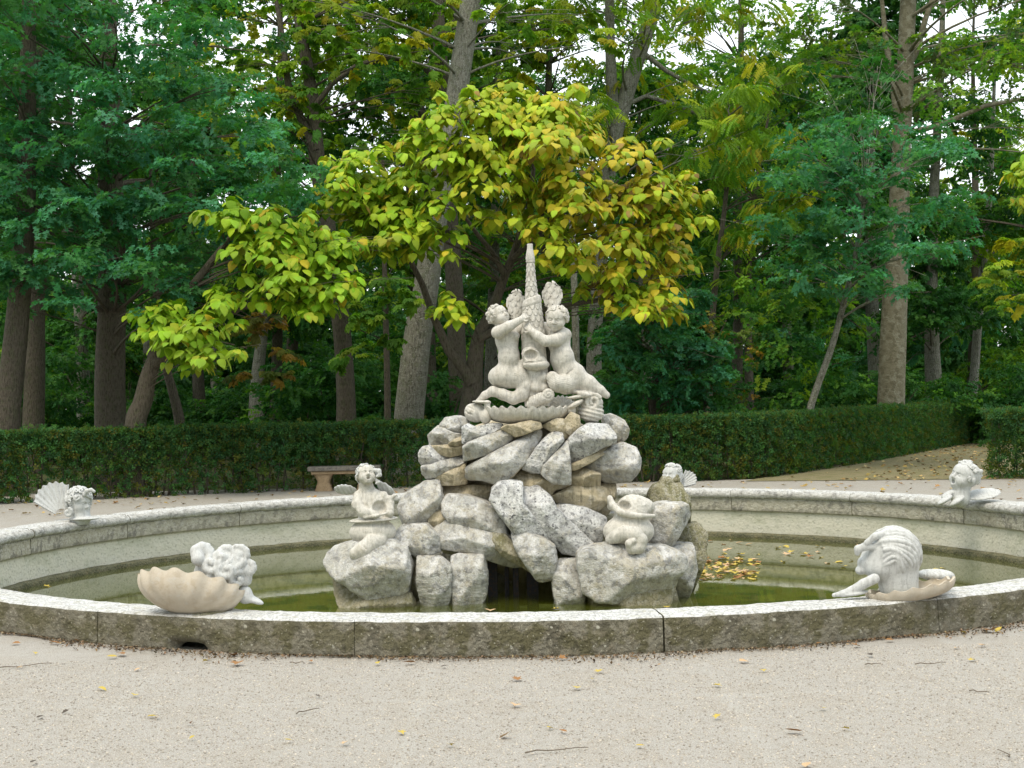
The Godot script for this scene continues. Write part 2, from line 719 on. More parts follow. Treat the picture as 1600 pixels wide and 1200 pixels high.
	surface("kerb_top", stain_texture(1024, lin(0.60, 0.595, 0.57), [
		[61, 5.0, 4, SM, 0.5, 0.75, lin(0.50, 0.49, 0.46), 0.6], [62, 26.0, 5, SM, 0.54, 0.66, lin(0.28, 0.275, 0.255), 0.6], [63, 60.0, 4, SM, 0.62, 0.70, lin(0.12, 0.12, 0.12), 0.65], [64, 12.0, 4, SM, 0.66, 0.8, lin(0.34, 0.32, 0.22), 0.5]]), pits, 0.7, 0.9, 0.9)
	surface("kerb_side", stain_texture(1024, lin(0.215, 0.200, 0.155), [  # own olive-brown and stains, with the shade of the face put into the colour
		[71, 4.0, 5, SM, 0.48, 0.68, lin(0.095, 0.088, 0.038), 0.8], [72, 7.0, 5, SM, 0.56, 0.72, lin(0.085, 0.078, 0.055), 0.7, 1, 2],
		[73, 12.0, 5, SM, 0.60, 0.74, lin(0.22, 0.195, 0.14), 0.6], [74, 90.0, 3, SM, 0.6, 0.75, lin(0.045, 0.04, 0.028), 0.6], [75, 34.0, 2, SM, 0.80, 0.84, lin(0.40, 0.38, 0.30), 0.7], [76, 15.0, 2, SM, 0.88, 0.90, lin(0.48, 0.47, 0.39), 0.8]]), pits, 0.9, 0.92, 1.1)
	surface("fascia", stain_texture(1024, lin(0.43, 0.405, 0.33), [
		[81, 5.0, 4, SM, 0.5, 0.75, lin(0.34, 0.315, 0.23), 0.7], [82, 6.0, 5, SM, 0.56, 0.68, lin(0.12, 0.115, 0.10), 0.75, 1, 2], [83, 40.0, 4, SM, 0.58, 0.72, lin(0.18, 0.17, 0.14), 0.6], [84, 14.0, 4, SM, 0.62, 0.76, lin(0.54, 0.52, 0.45), 0.6]]), pits, 0.8, 0.9, 1.0)
	surface("moulding", stain_texture(1024, lin(0.46, 0.45, 0.415), [
		[86, 8.0, 5, SM, 0.52, 0.68, lin(0.17, 0.165, 0.15), 0.75], [87, 40.0, 4, SM, 0.6, 0.7, lin(0.09, 0.09, 0.085), 0.7], [88, 10.0, 4, SM, 0.6, 0.75, lin(0.62, 0.62, 0.60), 0.8]]), pits, 0.9, 0.9, 1.0)
	surface("render_band", stain_texture(512, lin(0.59, 0.57, 0.475), [
		[91, 3.0, 4, SM, 0.5, 0.75, lin(0.42, 0.425, 0.32), 0.8], [92, 8.0, 4, SM, 0.58, 0.76, lin(0.58, 0.57, 0.49), 0.7], [93, 30.0, 4, SM, 0.68, 0.76, lin(0.2, 0.2, 0.13), 0.6]]), fine, 0.6, 0.85, 0.7)
	surface("waterline", stain_texture(512, lin(0.165, 0.158, 0.098), [
		[96, 6.0, 5, SM, 0.46, 0.62, lin(0.085, 0.088, 0.050), 0.85], [97, 12.0, 5, SM, 0.6, 0.72, lin(0.22, 0.19, 0.10), 0.6], [98, 40.0, 4, SM, 0.62, 0.72, lin(0.02, 0.02, 0.015), 0.8]]), pits, 1.0, 0.8, 1.2)
	surface("algae", stain_texture(512, lin(0.170, 0.180, 0.026), [
		[101, 4.0, 4, SM, 0.45, 0.7, lin(0.055, 0.085, 0.016), 0.9], [102, 9.0, 4, SM, 0.6, 0.8, lin(0.20, 0.20, 0.04), 0.8]]), fine, 0.35, 0.9, 0.5)
	surface("gravel", stain_texture(1024, lin(0.392, 0.372, 0.332), [
		[111, 3.0, 4, SM, 0.48, 0.75, lin(0.36, 0.325, 0.27), 0.55], [112, 120.0, 3, SM, 0.48, 0.66, lin(0.27, 0.245, 0.21), 0.65], [113, 160.0, 2, SM, 0.54, 0.68, lin(0.57, 0.545, 0.50), 0.7],
		[115, 220.0, 1, SM, 0.70, 0.80, lin(0.42, 0.31, 0.22), 0.5], [116, 20.0, 4, SM, 0.56, 0.74, lin(0.32, 0.295, 0.25), 0.4]]), grit, 0.62, 0.95, 1.0)
	surface("path", stain_texture(512, lin(0.25, 0.22, 0.125), [
		[121, 5.0, 4, SM, 0.5, 0.7, lin(0.17, 0.17, 0.07), 0.8], [122, 60.0, 3, SM, 0.56, 0.7, lin(0.10, 0.085, 0.045), 0.7], [123, 70.0, 2, SM, 0.66, 0.74, lin(0.38, 0.30, 0.14), 0.8]]), grit, 0.5, 0.95, 0.8)
	surface("forest_floor", stain_texture(512, lin(0.060, 0.065, 0.022), [
		[131, 4.0, 4, SM, 0.5, 0.7, lin(0.09, 0.12, 0.025), 0.8], [132, 40.0, 4, SM, 0.54, 0.7, lin(0.035, 0.03, 0.014), 0.8], [133, 60.0, 2, SM, 0.7, 0.76, lin(0.22, 0.17, 0.05), 0.7]]), grit, 0.4, 0.95, 0.8)
	surface("grey_bark", stain_texture(512, lin(0.225, 0.215, 0.175), [
		[141, 5.0, 5, SM, 0.5, 0.68, lin(0.15, 0.16, 0.10), 0.7], [142, 26.0, 5, SM, 0.54, 0.68, lin(0.085, 0.08, 0.06), 0.75, 1, 4], [143, 30.0, 4, SM, 0.64, 0.74, lin(0.40, 0.41, 0.36), 0.75]]), furrow, 0.8, 0.95, 1.2)
	surface("plane_bark", stain_texture(512, lin(0.21, 0.19, 0.13), [
		[146, 5.0, 4, SM, 0.52, 0.6, lin(0.28, 0.27, 0.20), 0.8], [147, 8.0, 4, SM, 0.58, 0.64, lin(0.13, 0.115, 0.07), 0.8], [148, 50.0, 4, SM, 0.62, 0.72, lin(0.09, 0.08, 0.05), 0.6]]), pits, 0.7, 0.9, 0.8)
	surface("dark_bark", stain_texture(512, lin(0.115, 0.098, 0.074), [
		[151, 6.0, 5, SM, 0.52, 0.7, lin(0.090, 0.094, 0.052), 0.7], [152, 30.0, 5, SM, 0.56, 0.68, lin(0.050, 0.042, 0.031), 0.8, 1, 4], [153, 30.0, 4, SM, 0.66, 0.76, lin(0.14, 0.13, 0.095), 0.6]]), furrow, 1.0, 0.95, 1.3)
	surface("bench_stone", stain_texture(256, lin(0.37, 0.27, 0.165), [
		[161, 5.0, 4, SM, 0.5, 0.7, lin(0.30, 0.215, 0.125), 0.8], [162, 30.0, 3, SM, 0.66, 0.74, lin(0.12, 0.09, 0.06), 0.6]]), fine, 1.4, 0.9, 0.8)
	surface("bench_top", stain_texture(256, lin(0.20, 0.18, 0.155), [
		[166, 7.0, 4, SM, 0.5, 0.7, lin(0.10, 0.095, 0.085), 0.8], [167, 30.0, 3, SM, 0.62, 0.74, lin(0.32, 0.30, 0.27), 0.6]]), fine, 1.4, 0.9, 0.8)
	surface("iron", stain_texture(256, lin(0.030, 0.028, 0.034), [[171, 12.0, 4, SM, 0.56, 0.7, lin(0.07, 0.04, 0.025), 0.7]]), fine, 2.0, 0.6, 1.0)
	surface("twig", stain_texture(256, lin(0.20, 0.165, 0.125), [[176, 20.0, 4, SM, 0.5, 0.7, lin(0.06, 0.05, 0.035), 0.8]]), fine, 8.0, 0.9, 1.0)
	leaf_material("leaf", 1.0)
	leaf_material("soft_leaf", 0.8, 0.5)
	leaf_material("dry_leaf", 0.25, 0.7)
	var w := StandardMaterial3D.new()
	w.resource_name = "pond_water"
	w.albedo_color = Color(0.37, 0.40, 0.12, 0.35)
	w.transparency = BaseMaterial3D.TRANSPARENCY_ALPHA
	w.roughness = 0.03
	w.metallic_specular = 0.5
	w.normal_enabled = true
	w.normal_texture = bump_texture(512, 16, 5.0, 3, SM, 0.35)
	w.normal_scale = 0.10
	w.uv1_triplanar = true
	w.uv1_world_triplanar = true
	w.uv1_scale = Vector3.ONE * 0.5
	M["pond_water"] = w
	var peb := StandardMaterial3D.new()
	peb.resource_name = "pebble"
	peb.vertex_color_use_as_albedo = true
	peb.roughness = 0.9
	M["pebble"] = peb


# ---------------------------------------------------------------- ground, water and basin
const RO := 6.13    # outside of the rim
const RI := 5.72    # inner lip of the rim
const TOP := 0.225
const WATER := -0.43

func ring(r0: Callable, r1: Callable, na: int, nr: int, y: float, wobble: float) -> ArrayMesh:
	var n := rough(77, 0.8, 2)
	return grid(na, nr, func(u: float, v: float) -> Vector3:
		var an := u * TAU
		var a: float = r0.call(an)
		var b: float = r1.call(an)
		var r := lerpf(a, b, pow(v, 2.2))
		var p := Vector3(sin(an) * r, y, cos(an) * r)
		p.y += wobble * n.get_noise_2d(p.x, p.z) * smoothstep(0.0, 0.02, v) * (1.0 - smoothstep(0.7, 1.0, v))
		return p).mesh()


func build_ground() -> void:
	structure("forest_floor", ring(func(_a): return 9.0, func(_a): return 420.0, 180, 60, -0.02, 0.0), M.forest_floor, "dark forest floor under the trees")
	# the gravel reaches to the hedges behind, and well past the camera in front
	var edge := func(an: float) -> float:
		var back := maxf(0.0, -cos(an))
		var f := 26.0
		if back > 0.0:
			f = minf(26.0, 11.0 / back)
		return maxf(f, 9.5)
	structure("gravel_ground", ring(func(_a): return RO - 0.12, edge, 360, 70, 0.0, 0.004), M.gravel, "pale gravel ground round the basin")
	var s := Shape.new()
	var l := PackedVector3Array([Vector3(3.9, 0.008, -10.4), Vector3(4.2, 0.008, -11.0), Vector3(7.4, 0.008, -16.4), Vector3(11.3, 0.008, -23.4), Vector3(14.3, 0.008, -29.0), Vector3(18.0, 0.008, -40.0)])
	var r := PackedVector3Array([Vector3(9.4, 0.008, -9.4), Vector3(9.6, 0.008, -10.2), Vector3(11.0, 0.008, -15.0), Vector3(14.6, 0.008, -21.0), Vector3(17.0, 0.008, -28.0), Vector3(21.0, 0.008, -40.0)])
	for i in 5:
		s.quad(l[i], l[i + 1], r[i + 1], r[i])
	s.c.clear()
	structure("path", s.mesh(), M.path, "leaf-strewn path leading off between the clipped hedges")
	var w := grid(96, 12, func(u: float, v: float) -> Vector3:
		return Vector3(sin(u * TAU) * (RI + 0.2) * v, WATER, cos(u * TAU) * (RI + 0.2) * v))
	structure("water", w.mesh(), M.pond_water, "still greenish water in the basin")
	var b := grid(96, 12, func(u: float, v: float) -> Vector3:
		return Vector3(sin(u * TAU) * (RI + 0.35) * v, -0.80, cos(u * TAU) * (RI + 0.35) * v))
	structure("basin_floor", b.mesh(), M.algae, "green algae floor under the water")


func build_basin() -> void:
	var root := thing("stone_basin", Vector3.ZERO, "round low stone basin wall with white lichen on its rim, filled with water", "basin")
	var n := 20
	var start := 0.1145     # a joint falls a little right of the middle of the near side
	var dent := rough(5, 2.2, 4)
	for k in n:
		var a0 := start + k * TAU / n + (0.0009 if k == 0 else 0.0003)     # one joint gapes, the others are tight
		var a1 := start + (k + 1) * TAU / n - (0.0009 if k == n - 1 else 0.0003)
		var lift := 0.006 * sin(k * 12.9)
		# three runs of the profile, each with the look of its face: outer face, top, inner moulding and fascia
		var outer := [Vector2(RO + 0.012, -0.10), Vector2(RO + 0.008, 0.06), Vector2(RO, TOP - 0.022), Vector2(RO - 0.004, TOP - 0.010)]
		var top := [Vector2(RO - 0.004, TOP - 0.010), Vector2(RO - 0.016, TOP), Vector2(RO - 0.2, TOP + 0.003), Vector2(RI + 0.085, TOP), Vector2(RI + 0.075, TOP - 0.014), Vector2(RI + 0.062, TOP - 0.014)]
		var roll := [Vector2(RI + 0.062, TOP - 0.014)]
		for q in 9:
			var t := PI * (0.5 + q / 8.0)
			roll.append(Vector2(RI + 0.058 + cos(t) * 0.058, TOP - 0.062 + sin(t) * 0.055))
		roll.append(Vector2(RI + 0.052, TOP - 0.128))
		var face := [Vector2(RI + 0.052, TOP - 0.128), Vector2(RI + 0.050, -0.055), Vector2(RI + 0.062, -0.070), Vector2(RI + 0.115, -0.072)]
		var am := ArrayMesh.new()
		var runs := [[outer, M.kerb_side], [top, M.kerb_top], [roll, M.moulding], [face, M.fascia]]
		for run in runs:
			var pr: Array = run[0]
			var rows: Array = []
			for i in pr.size() - 1:     # finer rows, so that wear shows
				var m := maxi(1, int(ceil((pr[i] as Vector2).distance_to(pr[i + 1]) / 0.05)))
				for j in m:
					rows.append((pr[i] as Vector2).lerp(pr[i + 1], float(j) / m))
			rows.append(pr[-1])
			var is_outer: bool = run[1] == M.kerb_side
			var g := grid(44, rows.size() - 1, func(u: float, v: float) -> Vector3:
				var an := lerpf(a0, a1, u)
				var q: Vector2 = rows[int(round(v * (rows.size() - 1)))]
				var p := Vector3(sin(an) * q.x, q.y + lift, cos(an) * q.x)
				var w := dent.get_noise_3d(p.x * 2.0, p.y * 3.0, p.z * 2.0)
				var end := minf(u, 1.0 - u) * (a1 - a0) * RO
				var r := q.x + (w * 0.010 + 0.006 * dent.get_noise_3d(p.x * 9.0, p.y * 9.0, p.z * 9.0)) * (1.0 if is_outer else 0.6) - (0.006 * exp(-end / 0.015) if is_outer else 0.0)
				p = Vector3(sin(an) * r, q.y + lift + (w * 0.008 + 0.004 * dent.get_noise_2d(p.x * 8.0, p.z * 8.0) if q.y > 0.1 else 0.0), cos(an) * r)
				if is_outer:
					var dx: float = (an - TAU) * RO + 2.38
					var h := 0.058 - absf(dx) * absf(dx) * 3.0
					if h > 0.0 and p.y < h:
						p.y = h
						p.x *= 0.985
						p.z *= 0.985
				return p, true)
			var a := []
			a.resize(Mesh.ARRAY_MAX)
			a[Mesh.ARRAY_VERTEX] = g.v
			a[Mesh.ARRAY_NORMAL] = g.n
			a[Mesh.ARRAY_INDEX] = g.idx
			am.add_surface_from_arrays(Mesh.PRIMITIVE_TRIANGLES, a)
			am.surface_set_material(am.get_surface_count() - 1, run[1])
		# the two ends, so that the joints are solid
		for e in 2:
			var an: float = a0 if e == 0 else a1
			var s := Shape.new()
			var loop := PackedVector2Array()
			for pr in [outer, top, roll, face]:
				for q in pr:
					loop.append(q)
			loop.append(Vector2(RI + 0.115, -0.10))
			var tris := Geometry2D.triangulate_polygon(loop)
			for i in range(0, tris.size(), 3):
				var p := []
				for j in 3:
					var q: Vector2 = loop[tris[i + j]]
					p.append(Vector3(sin(an) * (q.x - 0.006), q.y + lift, cos(an) * (q.x - 0.006)))
				s.tri(p[0], p[1], p[2])
			if s.v.size():
				var a := []
				a.resize(Mesh.ARRAY_MAX)
				a[Mesh.ARRAY_VERTEX] = s.v
				a[Mesh.ARRAY_NORMAL] = s.n
				a[Mesh.ARRAY_INDEX] = s.idx
				am.add_surface_from_arrays(Mesh.PRIMITIVE_TRIANGLES, a)
				am.surface_set_material(am.get_surface_count() - 1, M.waterline)
		piece("rim_stone", k, am, root)
	var sag := rough(6, 0.6, 3)
	var band := grid(240, 6, func(u: float, v: float) -> Vector3:
		var an := u * TAU
		var r := RI + 0.088 + 0.006 * sag.get_noise_2d(an * 12.0, v * 2.0)
		return Vector3(sin(an) * r, lerpf(-0.37, -0.066, v), cos(an) * r), true, true)
	part("inner_wall", band.mesh(), root, M.render_band)
	var ledge := grid(300, 9, func(u: float, v: float) -> Vector3:
		var an := u * TAU
		var w := sag.get_noise_2d(an * 30.0, v)
		var prof := [Vector2(RI + 0.10, -0.362), Vector2(RI + 0.06, -0.366), Vector2(RI + 0.03, -0.372), Vector2(RI + 0.018, -0.38), Vector2(RI + 0.01, -0.385), Vector2(RI + 0.012, -0.41), Vector2(RI + 0.01, -0.44), Vector2(RI + 0.005, -0.5), Vector2(RI + 0.01, -0.65), Vector2(RI + 0.02, -0.82)]
		var q: Vector2 = prof[int(round(v * 9.0))]
		var r := q.x + w * 0.016
		return Vector3(sin(an) * r, q.y + w * 0.012, cos(an) * r), false, true)
	part("waterline_ledge", ledge.mesh(), root, M.waterline)
	# unseen ring added behind the wall, so that no light leaks under the rim
	var baffle := grid(96, 1, func(u: float, v: float) -> Vector3:
		return Vector3(sin(u * TAU), 0, cos(u * TAU)) * (RO - 0.03) + Vector3(0, lerpf(-0.9, -0.02, v), 0), false, true)
	part("footing", baffle.mesh(), root, M.waterline)


# ---------------------------------------------------------------- rockwork
# A stone: its outline (photograph pixels, taken at the plane z) gives width and height; depth and facets give it a body.
func rock(parent: Node, index: int, mat: Material, o: Array, z: float, deep: float, outline: Array, facets := 5, square := 4.2, bumps := 1.0, dip := 0.0, soft_by := 0.0) -> void:
	# o: [x of the crop, y of the crop, its scale]
	var pts := PackedVector2Array()
	for i in range(0, outline.size(), 2):
		var p := at(o[0] + outline[i] / o[2], o[1] + outline[i + 1] / o[2], z)
		pts.append(Vector2(p.x, p.y))
	var c := Vector2.ZERO
	var area := 0.0
	for i in pts.size():
		var a := pts[i]
		var b := pts[(i + 1) % pts.size()]
		var k := a.cross(b)
		area += k
		c += (a + b) * k
	c /= 3.0 * area
	const NA := 180
	var reach := PackedFloat32Array()
	for k in NA:
		var d := Vector2.from_angle(TAU * k / NA)
		var best := 0.02
		for i in pts.size():
			var hit = Geometry2D.segment_intersects_segment(c, c + d * 6.0, pts[i], pts[(i + 1) % pts.size()])
			if hit != null:
				best = maxf(best, c.distance_to(hit))
		reach.append(best)
	var soft := PackedFloat32Array()
	for k in NA:
		var sum := 0.0
		for j in range(-1, 2):
			sum += reach[(k + j + NA) % NA]
		soft.append(sum / 3.0 + 0.014)
	var size := 0.0
	for q in soft:
		size += q / NA
	var r := RandomNumberGenerator.new()
	r.seed = 900 + index * 37
	var planes := PackedVector3Array()
	var dist := PackedFloat32Array()
	for k in facets + 4:
		var an := r.randf() * TAU
		var tilt := r.randf_range(0.30, 0.90)
		var nn := Vector3(cos(an) * sin(tilt), sin(an) * sin(tilt), cos(tilt))
		var hard := r.randf_range(0.52, 0.72)
		if k % 5 == 4:
			nn.z = -nn.z
		if k == 0:       # a sloping top face and an undercut
			nn = Vector3(r.randf_range(-0.35, 0.35), 0.80, r.randf_range(0.45, 0.75)).normalized()
			hard = r.randf_range(0.54, 0.66)
		elif k == 1:
			nn = Vector3(r.randf_range(-0.4, 0.4), -0.62, r.randf_range(0.6, 0.9)).normalized()
			hard = r.randf_range(0.56, 0.68)
		hard += soft_by
		var flat := Vector2(nn.x, nn.y).length()
		var kk := int(fposmod(atan2(nn.y, nn.x), TAU) / TAU * NA) % NA
		planes.append(nn)
		dist.append((flat * soft[kk] + absf(nn.z) * deep) * hard)
	var nz := rough(300 + index, 2.2 / maxf(size, 0.1), 4)
	var strata := rough(700 + index, 1.0, 3)
	var lean := r.randf_range(-0.6, 0.6) + dip
	var v := PackedVector3Array()
	v.resize(ball_dirs.size())
	var n_ := square
	for i in ball_dirs.size():
		var d := ball_dirs[i]
		var rho := sqrt(d.x * d.x + d.y * d.y)
		var fa := fposmod(atan2(d.y, d.x), TAU) / TAU * NA
		var k0 := int(fa) % NA
		var rr := lerpf(soft[k0], soft[(k0 + 1) % NA], fa - floor(fa))
		var q := pow(pow(rho / rr, n_) + pow(absf(d.z) / deep, n_), -1.0 / n_)
		for j in planes.size():
			var m := planes[j].dot(d)
			if m > 0.05:
				var lim := dist[j] / m
				if lim < q * 1.12:
					var e := 40.0
					q = pow(pow(q, -e) + pow(lim, -e), -1.0 / e)
		var p := d * q
		var w := nz.get_noise_3d(p.x, p.y, p.z)
		var along := (p.y + p.x * lean) * 26.0
		var s := strata.get_noise_3d(p.x * 2.5, along, p.z * 2.5)
		q *= 1.0 + bumps * (0.040 * w + 0.012 * absf(strata.get_noise_3d(p.x * 14.0, p.y * 14.0, p.z * 14.0)))
		q += bumps * 0.004 * s
		v[i] = d * q
	var mesh_ := mesh_of(v, smooth_normals(v, ball_tris), ball_tris)
	var mi := piece("rock", index, mesh_, parent, mat)
	mi.position = Vector3(c.x, c.y, z)


func build_rockwork() -> void:
	var root := thing("rockwork", Vector3.ZERO, "piled mound of pale weathered boulders standing in the middle of the basin", "rockwork")
	var A := [640.0, 620.0, 4.2105]
	var B := [500.0, 600.0, 2.5806]
	var C := [660.0, 770.0, 5.3333]
	var g: Material = M.rock_grey
	var w: Material = M.rock_white
	var h: Material = M.rock_ochre
	var s: Material = M.rock_moss
	var e: Material = M.rock_wet
	var list := [
		# the core
		[h, B, -0.25, 0.52, [520, 200, 700, 150, 1000, 150, 1140, 210, 1180, 300, 1170, 500, 1100, 600, 900, 640, 720, 620, 560, 560, 500, 420, 500, 300], 8],
		[e, B, -0.30, 0.70, [480, 520, 700, 480, 1000, 520, 1300, 540, 1360, 640, 1300, 720, 1000, 760, 700, 700, 480, 680], 8],
		# upper mound, left to right
		[g, A, 0.02, 0.26, [205, 185, 240, 140, 330, 130, 385, 150, 385, 210, 300, 240, 220, 215], 4],
		[g, A, 0.06, 0.28, [130, 250, 190, 195, 215, 205, 290, 238, 352, 240, 350, 275, 250, 314, 140, 316], 4],
		[h, A, 0.12, 0.24, [145, 320, 350, 312, 360, 372, 270, 390, 200, 372], 2],
		[h, A, 0.16, 0.24, [262, 302, 352, 258, 354, 312, 268, 314], 2],
		[w, A, 0.06, 0.30, [68, 370, 90, 333, 140, 323, 275, 386, 150, 444, 90, 444, 73, 420], 3],
		[g, A, 0.12, 0.34, [88, 448, 150, 442, 352, 380, 362, 432, 180, 524, 120, 532, 93, 500], 4],
		[h, A, 0.18, 0.30, [144, 564, 190, 520, 368, 438, 374, 568, 180, 578], 3],
		[w, A, 0.32, 0.26, [353, 200, 390, 178, 440, 205, 520, 178, 602, 178, 607, 206, 500, 252, 380, 307, 353, 302], 4],
		[g, A, 0.36, 0.30, [360, 322, 400, 292, 620, 218, 684, 256, 662, 292, 520, 372, 362, 422], 4],
		[g, A, 0.42, 0.34, [373, 470, 390, 450, 640, 322, 850, 208, 879, 222, 862, 282, 742, 442, 622, 557, 560, 563, 480, 546, 378, 550], 5],
		[h, A, 0.44, 0.24, [552, 562, 640, 480, 790, 402, 715, 482, 622, 564], 2],
		[h, A, 0.40, 0.24, [603, 206, 640, 184, 700, 180, 790, 158, 852, 170, 864, 206, 700, 258, 680, 246], 4],
		[w, A, 0.46, 0.28, [738, 466, 880, 282, 940, 233, 1000, 243, 1010, 292, 962, 344, 882, 494, 800, 494], 4],
		[g, A, 0.50, 0.30, [880, 452, 960, 368, 1042, 290, 1058, 570, 940, 563, 866, 502], 4],
		[h, A, 0.34, 0.20, [868, 192, 960, 150, 1007, 148, 1014, 202, 1044, 262, 1000, 274, 940, 228], 6],
		[h, A, 0.36, 0.18, [1010, 172, 1060, 108, 1112, 130, 1114, 192, 1060, 254, 1020, 224], 6],
		[w, A, 0.36, 0.32, [1046, 272, 1110, 213, 1180, 181, 1300, 186, 1354, 258, 1342, 304, 1250, 334, 1080, 434, 1040, 424], 4],
		[h, A, 0.34, 0.26, [1052, 440, 1200, 378, 1322, 308, 1314, 354, 1100, 474, 1056, 484], 2],
		[g, A, 0.14, 0.40, [1116, 440, 1300, 338, 1400, 303, 1480, 338, 1507, 400, 1502, 474, 1440, 549, 1280, 559, 1236, 502, 1176, 482], 5],
		[h, A, 0.30, 0.26, [1054, 482, 1150, 473, 1248, 500, 1243, 582, 1090, 588, 1056, 562], 3],
		[g, A, -0.15, 0.34, [1262, 130, 1330, 118, 1402, 158, 1432, 210, 1422, 262, 1370, 304, 1336, 252, 1282, 182], 4],
		[h, A, 0.30, 0.32, [930, 650, 1060, 586, 1240, 586, 1314, 608, 1319, 684, 1230, 744, 1100, 740, 965, 694], 4],
		[h, A, 0.10, 0.30, [198, 588, 532, 578, 540, 710, 420, 705, 206, 650], 2],
		[h, A, 0.28, 0.30, [560, 572, 660, 508, 782, 476, 862, 518, 1052, 568, 1052, 592, 950, 606, 920, 656, 800, 700, 640, 660], 4],
		[h, A, 0.08, 0.30, [1236, 572, 1347, 565, 1347, 660, 1240, 700], 2],
		# lower left
		[g, B, 0.30, 0.34, [318, 492, 340, 448, 430, 392, 482, 386, 500, 480, 452, 574, 345, 570], 5],
		[h, B, 0.34, 0.24, [436, 566, 450, 520, 500, 498, 530, 540, 480, 592], 3],
		[g, B, 0.46, 0.34, [493, 470, 520, 446, 600, 452, 702, 488, 748, 560, 775, 650, 640, 606, 540, 566, 498, 522], 4],
		[g, B, 0.56, 0.40, [462, 582, 500, 548, 560, 558, 660, 588, 770, 608, 820, 740, 770, 742, 700, 712, 620, 672, 490, 662, 468, 622], 5],
		[g, B, 0.60, 0.30, [306, 602, 340, 568, 430, 566, 478, 608, 484, 672, 400, 694, 316, 644], 2],
		# the great split boulder in the middle
		[w, C, 0.66, 0.34, [570, 66, 586, -30, 640, -84, 740, -98, 840, -80, 835, 80, 965, 230, 1148, 470, 1000, 404, 900, 336, 770, 336, 690, 226, 630, 150], 4],
		[w, C, 0.62, 0.36, [834, 86, 800, -90, 960, -60, 1080, 40, 1118, 130, 1296, 290, 1455, 440, 1330, 524, 1150, 484, 970, 236], 4],
		[g, C, 0.78, 0.30, [746, 345, 850, 326, 1000, 366, 1094, 430, 1114, 540, 1092, 714, 960, 724, 850, 570, 770, 450], 5],
		[e, C, 0.66, 0.28, [540, 320, 700, 345, 780, 440, 905, 580, 950, 704, 830, 606, 690, 520, 560, 420], 3],
		[w, C, 0.52, 0.32, [1106, 110, 1200, 96, 1350, 126, 1526, 208, 1500, 300, 1464, 446, 1300, 306, 1200, 206], 4],
		# standing in the water
		[g, B, 0.80, 0.40, [18, 716, 50, 662, 130, 637, 290, 621, 352, 657, 371, 740, 358, 830, 250, 864, 190, 854, 100, 794, 36, 750], 3],
		[e, B, 0.78, 0.36, [28, 745, 110, 790, 200, 840, 365, 830, 385, 880, 340, 960, 130, 960, 62, 850], 3],
		[g, B, 0.86, 0.24, [392, 698, 490, 702, 530, 740, 526, 850, 500, 930, 420, 930, 394, 800], 4],
		[g, B, 0.76, 0.26, [530, 700, 560, 687, 660, 687, 674, 760, 670, 840, 640, 920, 540, 910, 533, 800], 3],
		[e, B, 0.62, 0.20, [356, 694, 400, 690, 402, 860, 362, 900], 2],
		[g, B, 0.84, 0.26, [932, 740, 960, 713, 1045, 708, 1056, 770, 1064, 860, 1040, 930, 960, 920, 945, 850], 2],
		[g, B, 0.98, 0.44, [1038, 692, 1060, 662, 1150, 647, 1400, 656, 1467, 688, 1472, 732, 1440, 774, 1400, 840, 1240, 876, 1120, 868, 1060, 834, 1040, 745], 3],
		[e, B, 1.00, 0.30, [1100, 852, 1250, 816, 1444, 756, 1434, 804, 1400, 900, 1300, 980, 1160, 980, 1120, 900], 3],
		[e, B, 0.70, 0.40, [1060, 780, 1400, 760, 1450, 900, 1300, 1000, 1100, 960], 3],
		[g, B, 0.56, 0.34, [1346, 490, 1380, 478, 1480, 486, 1488, 532, 1440, 604, 1390, 690, 1326, 690, 1336, 560], 4],
		[s, B, 0.20, 0.36, [1420, 640, 1458, 572, 1520, 562, 1553, 600, 1540, 690, 1460, 760, 1420, 720], 4],
		[g, B, 0.55, 0.34, [1400, 648, 1500, 646, 1510, 740, 1480, 850, 1440, 930, 1400, 800], 4],
		[s, B, 0.36, 0.26, [1495, 650, 1547, 653, 1553, 690, 1520, 770, 1500, 850, 1470, 760], 4],
		[s, B, 0.10, 0.30, [1336, 430, 1350, 408, 1380, 402, 1452, 400, 1462, 430, 1484, 470, 1490, 560, 1350, 560, 1326, 460], 5],
		# round the back
		[h, B, -0.85, 0.50, [560, 300, 760, 240, 1000, 240, 1140, 320, 1160, 560, 1000, 900, 700, 900, 540, 560], 6],
		[g, B, -0.90, 0.50, [380, 600, 560, 500, 760, 560, 800, 900, 600, 960, 380, 900], 5],
		[g, B, -0.80, 0.50, [1000, 560, 1200, 500, 1400, 600, 1420, 900, 1200, 960, 960, 900], 5],
	]
	for i in list.size():
		var q: Array = list[i]
		rock(root, i, q[0], q[1], q[2], q[3], q[4], q[5], 4.2, 1.0, 0.0, 0.13 if q[1] == C else 0.05)
	# iron props under the great boulder
	for i in 4:
		var x: float = [770.0, 792.0, 806.0, 832.0][i]
		var wd: float = [0.05, 0.022, 0.03, 0.06][i]
		var p := at(x, 905.0, 0.40 - 0.08 * (i % 2))
		var b := Shape.new()
		b.box(Vector3(-wd, -0.35, -0.03), Vector3(wd, 0.42, 0.03), Transform3D(Basis(), Vector3(p.x, p.y - 0.05, p.z)), 0.006)
		piece("iron_prop", i, b.mesh(), root, M.iron)


# ---------------------------------------------------------------- carved figures
func crop(ox: float, oy: float, k: float) -> Callable:   # a reader for points of one crop of the photograph
	return func(x: float, y: float, z: float) -> Vector3: return at(ox + x / k, oy + y / k, z)


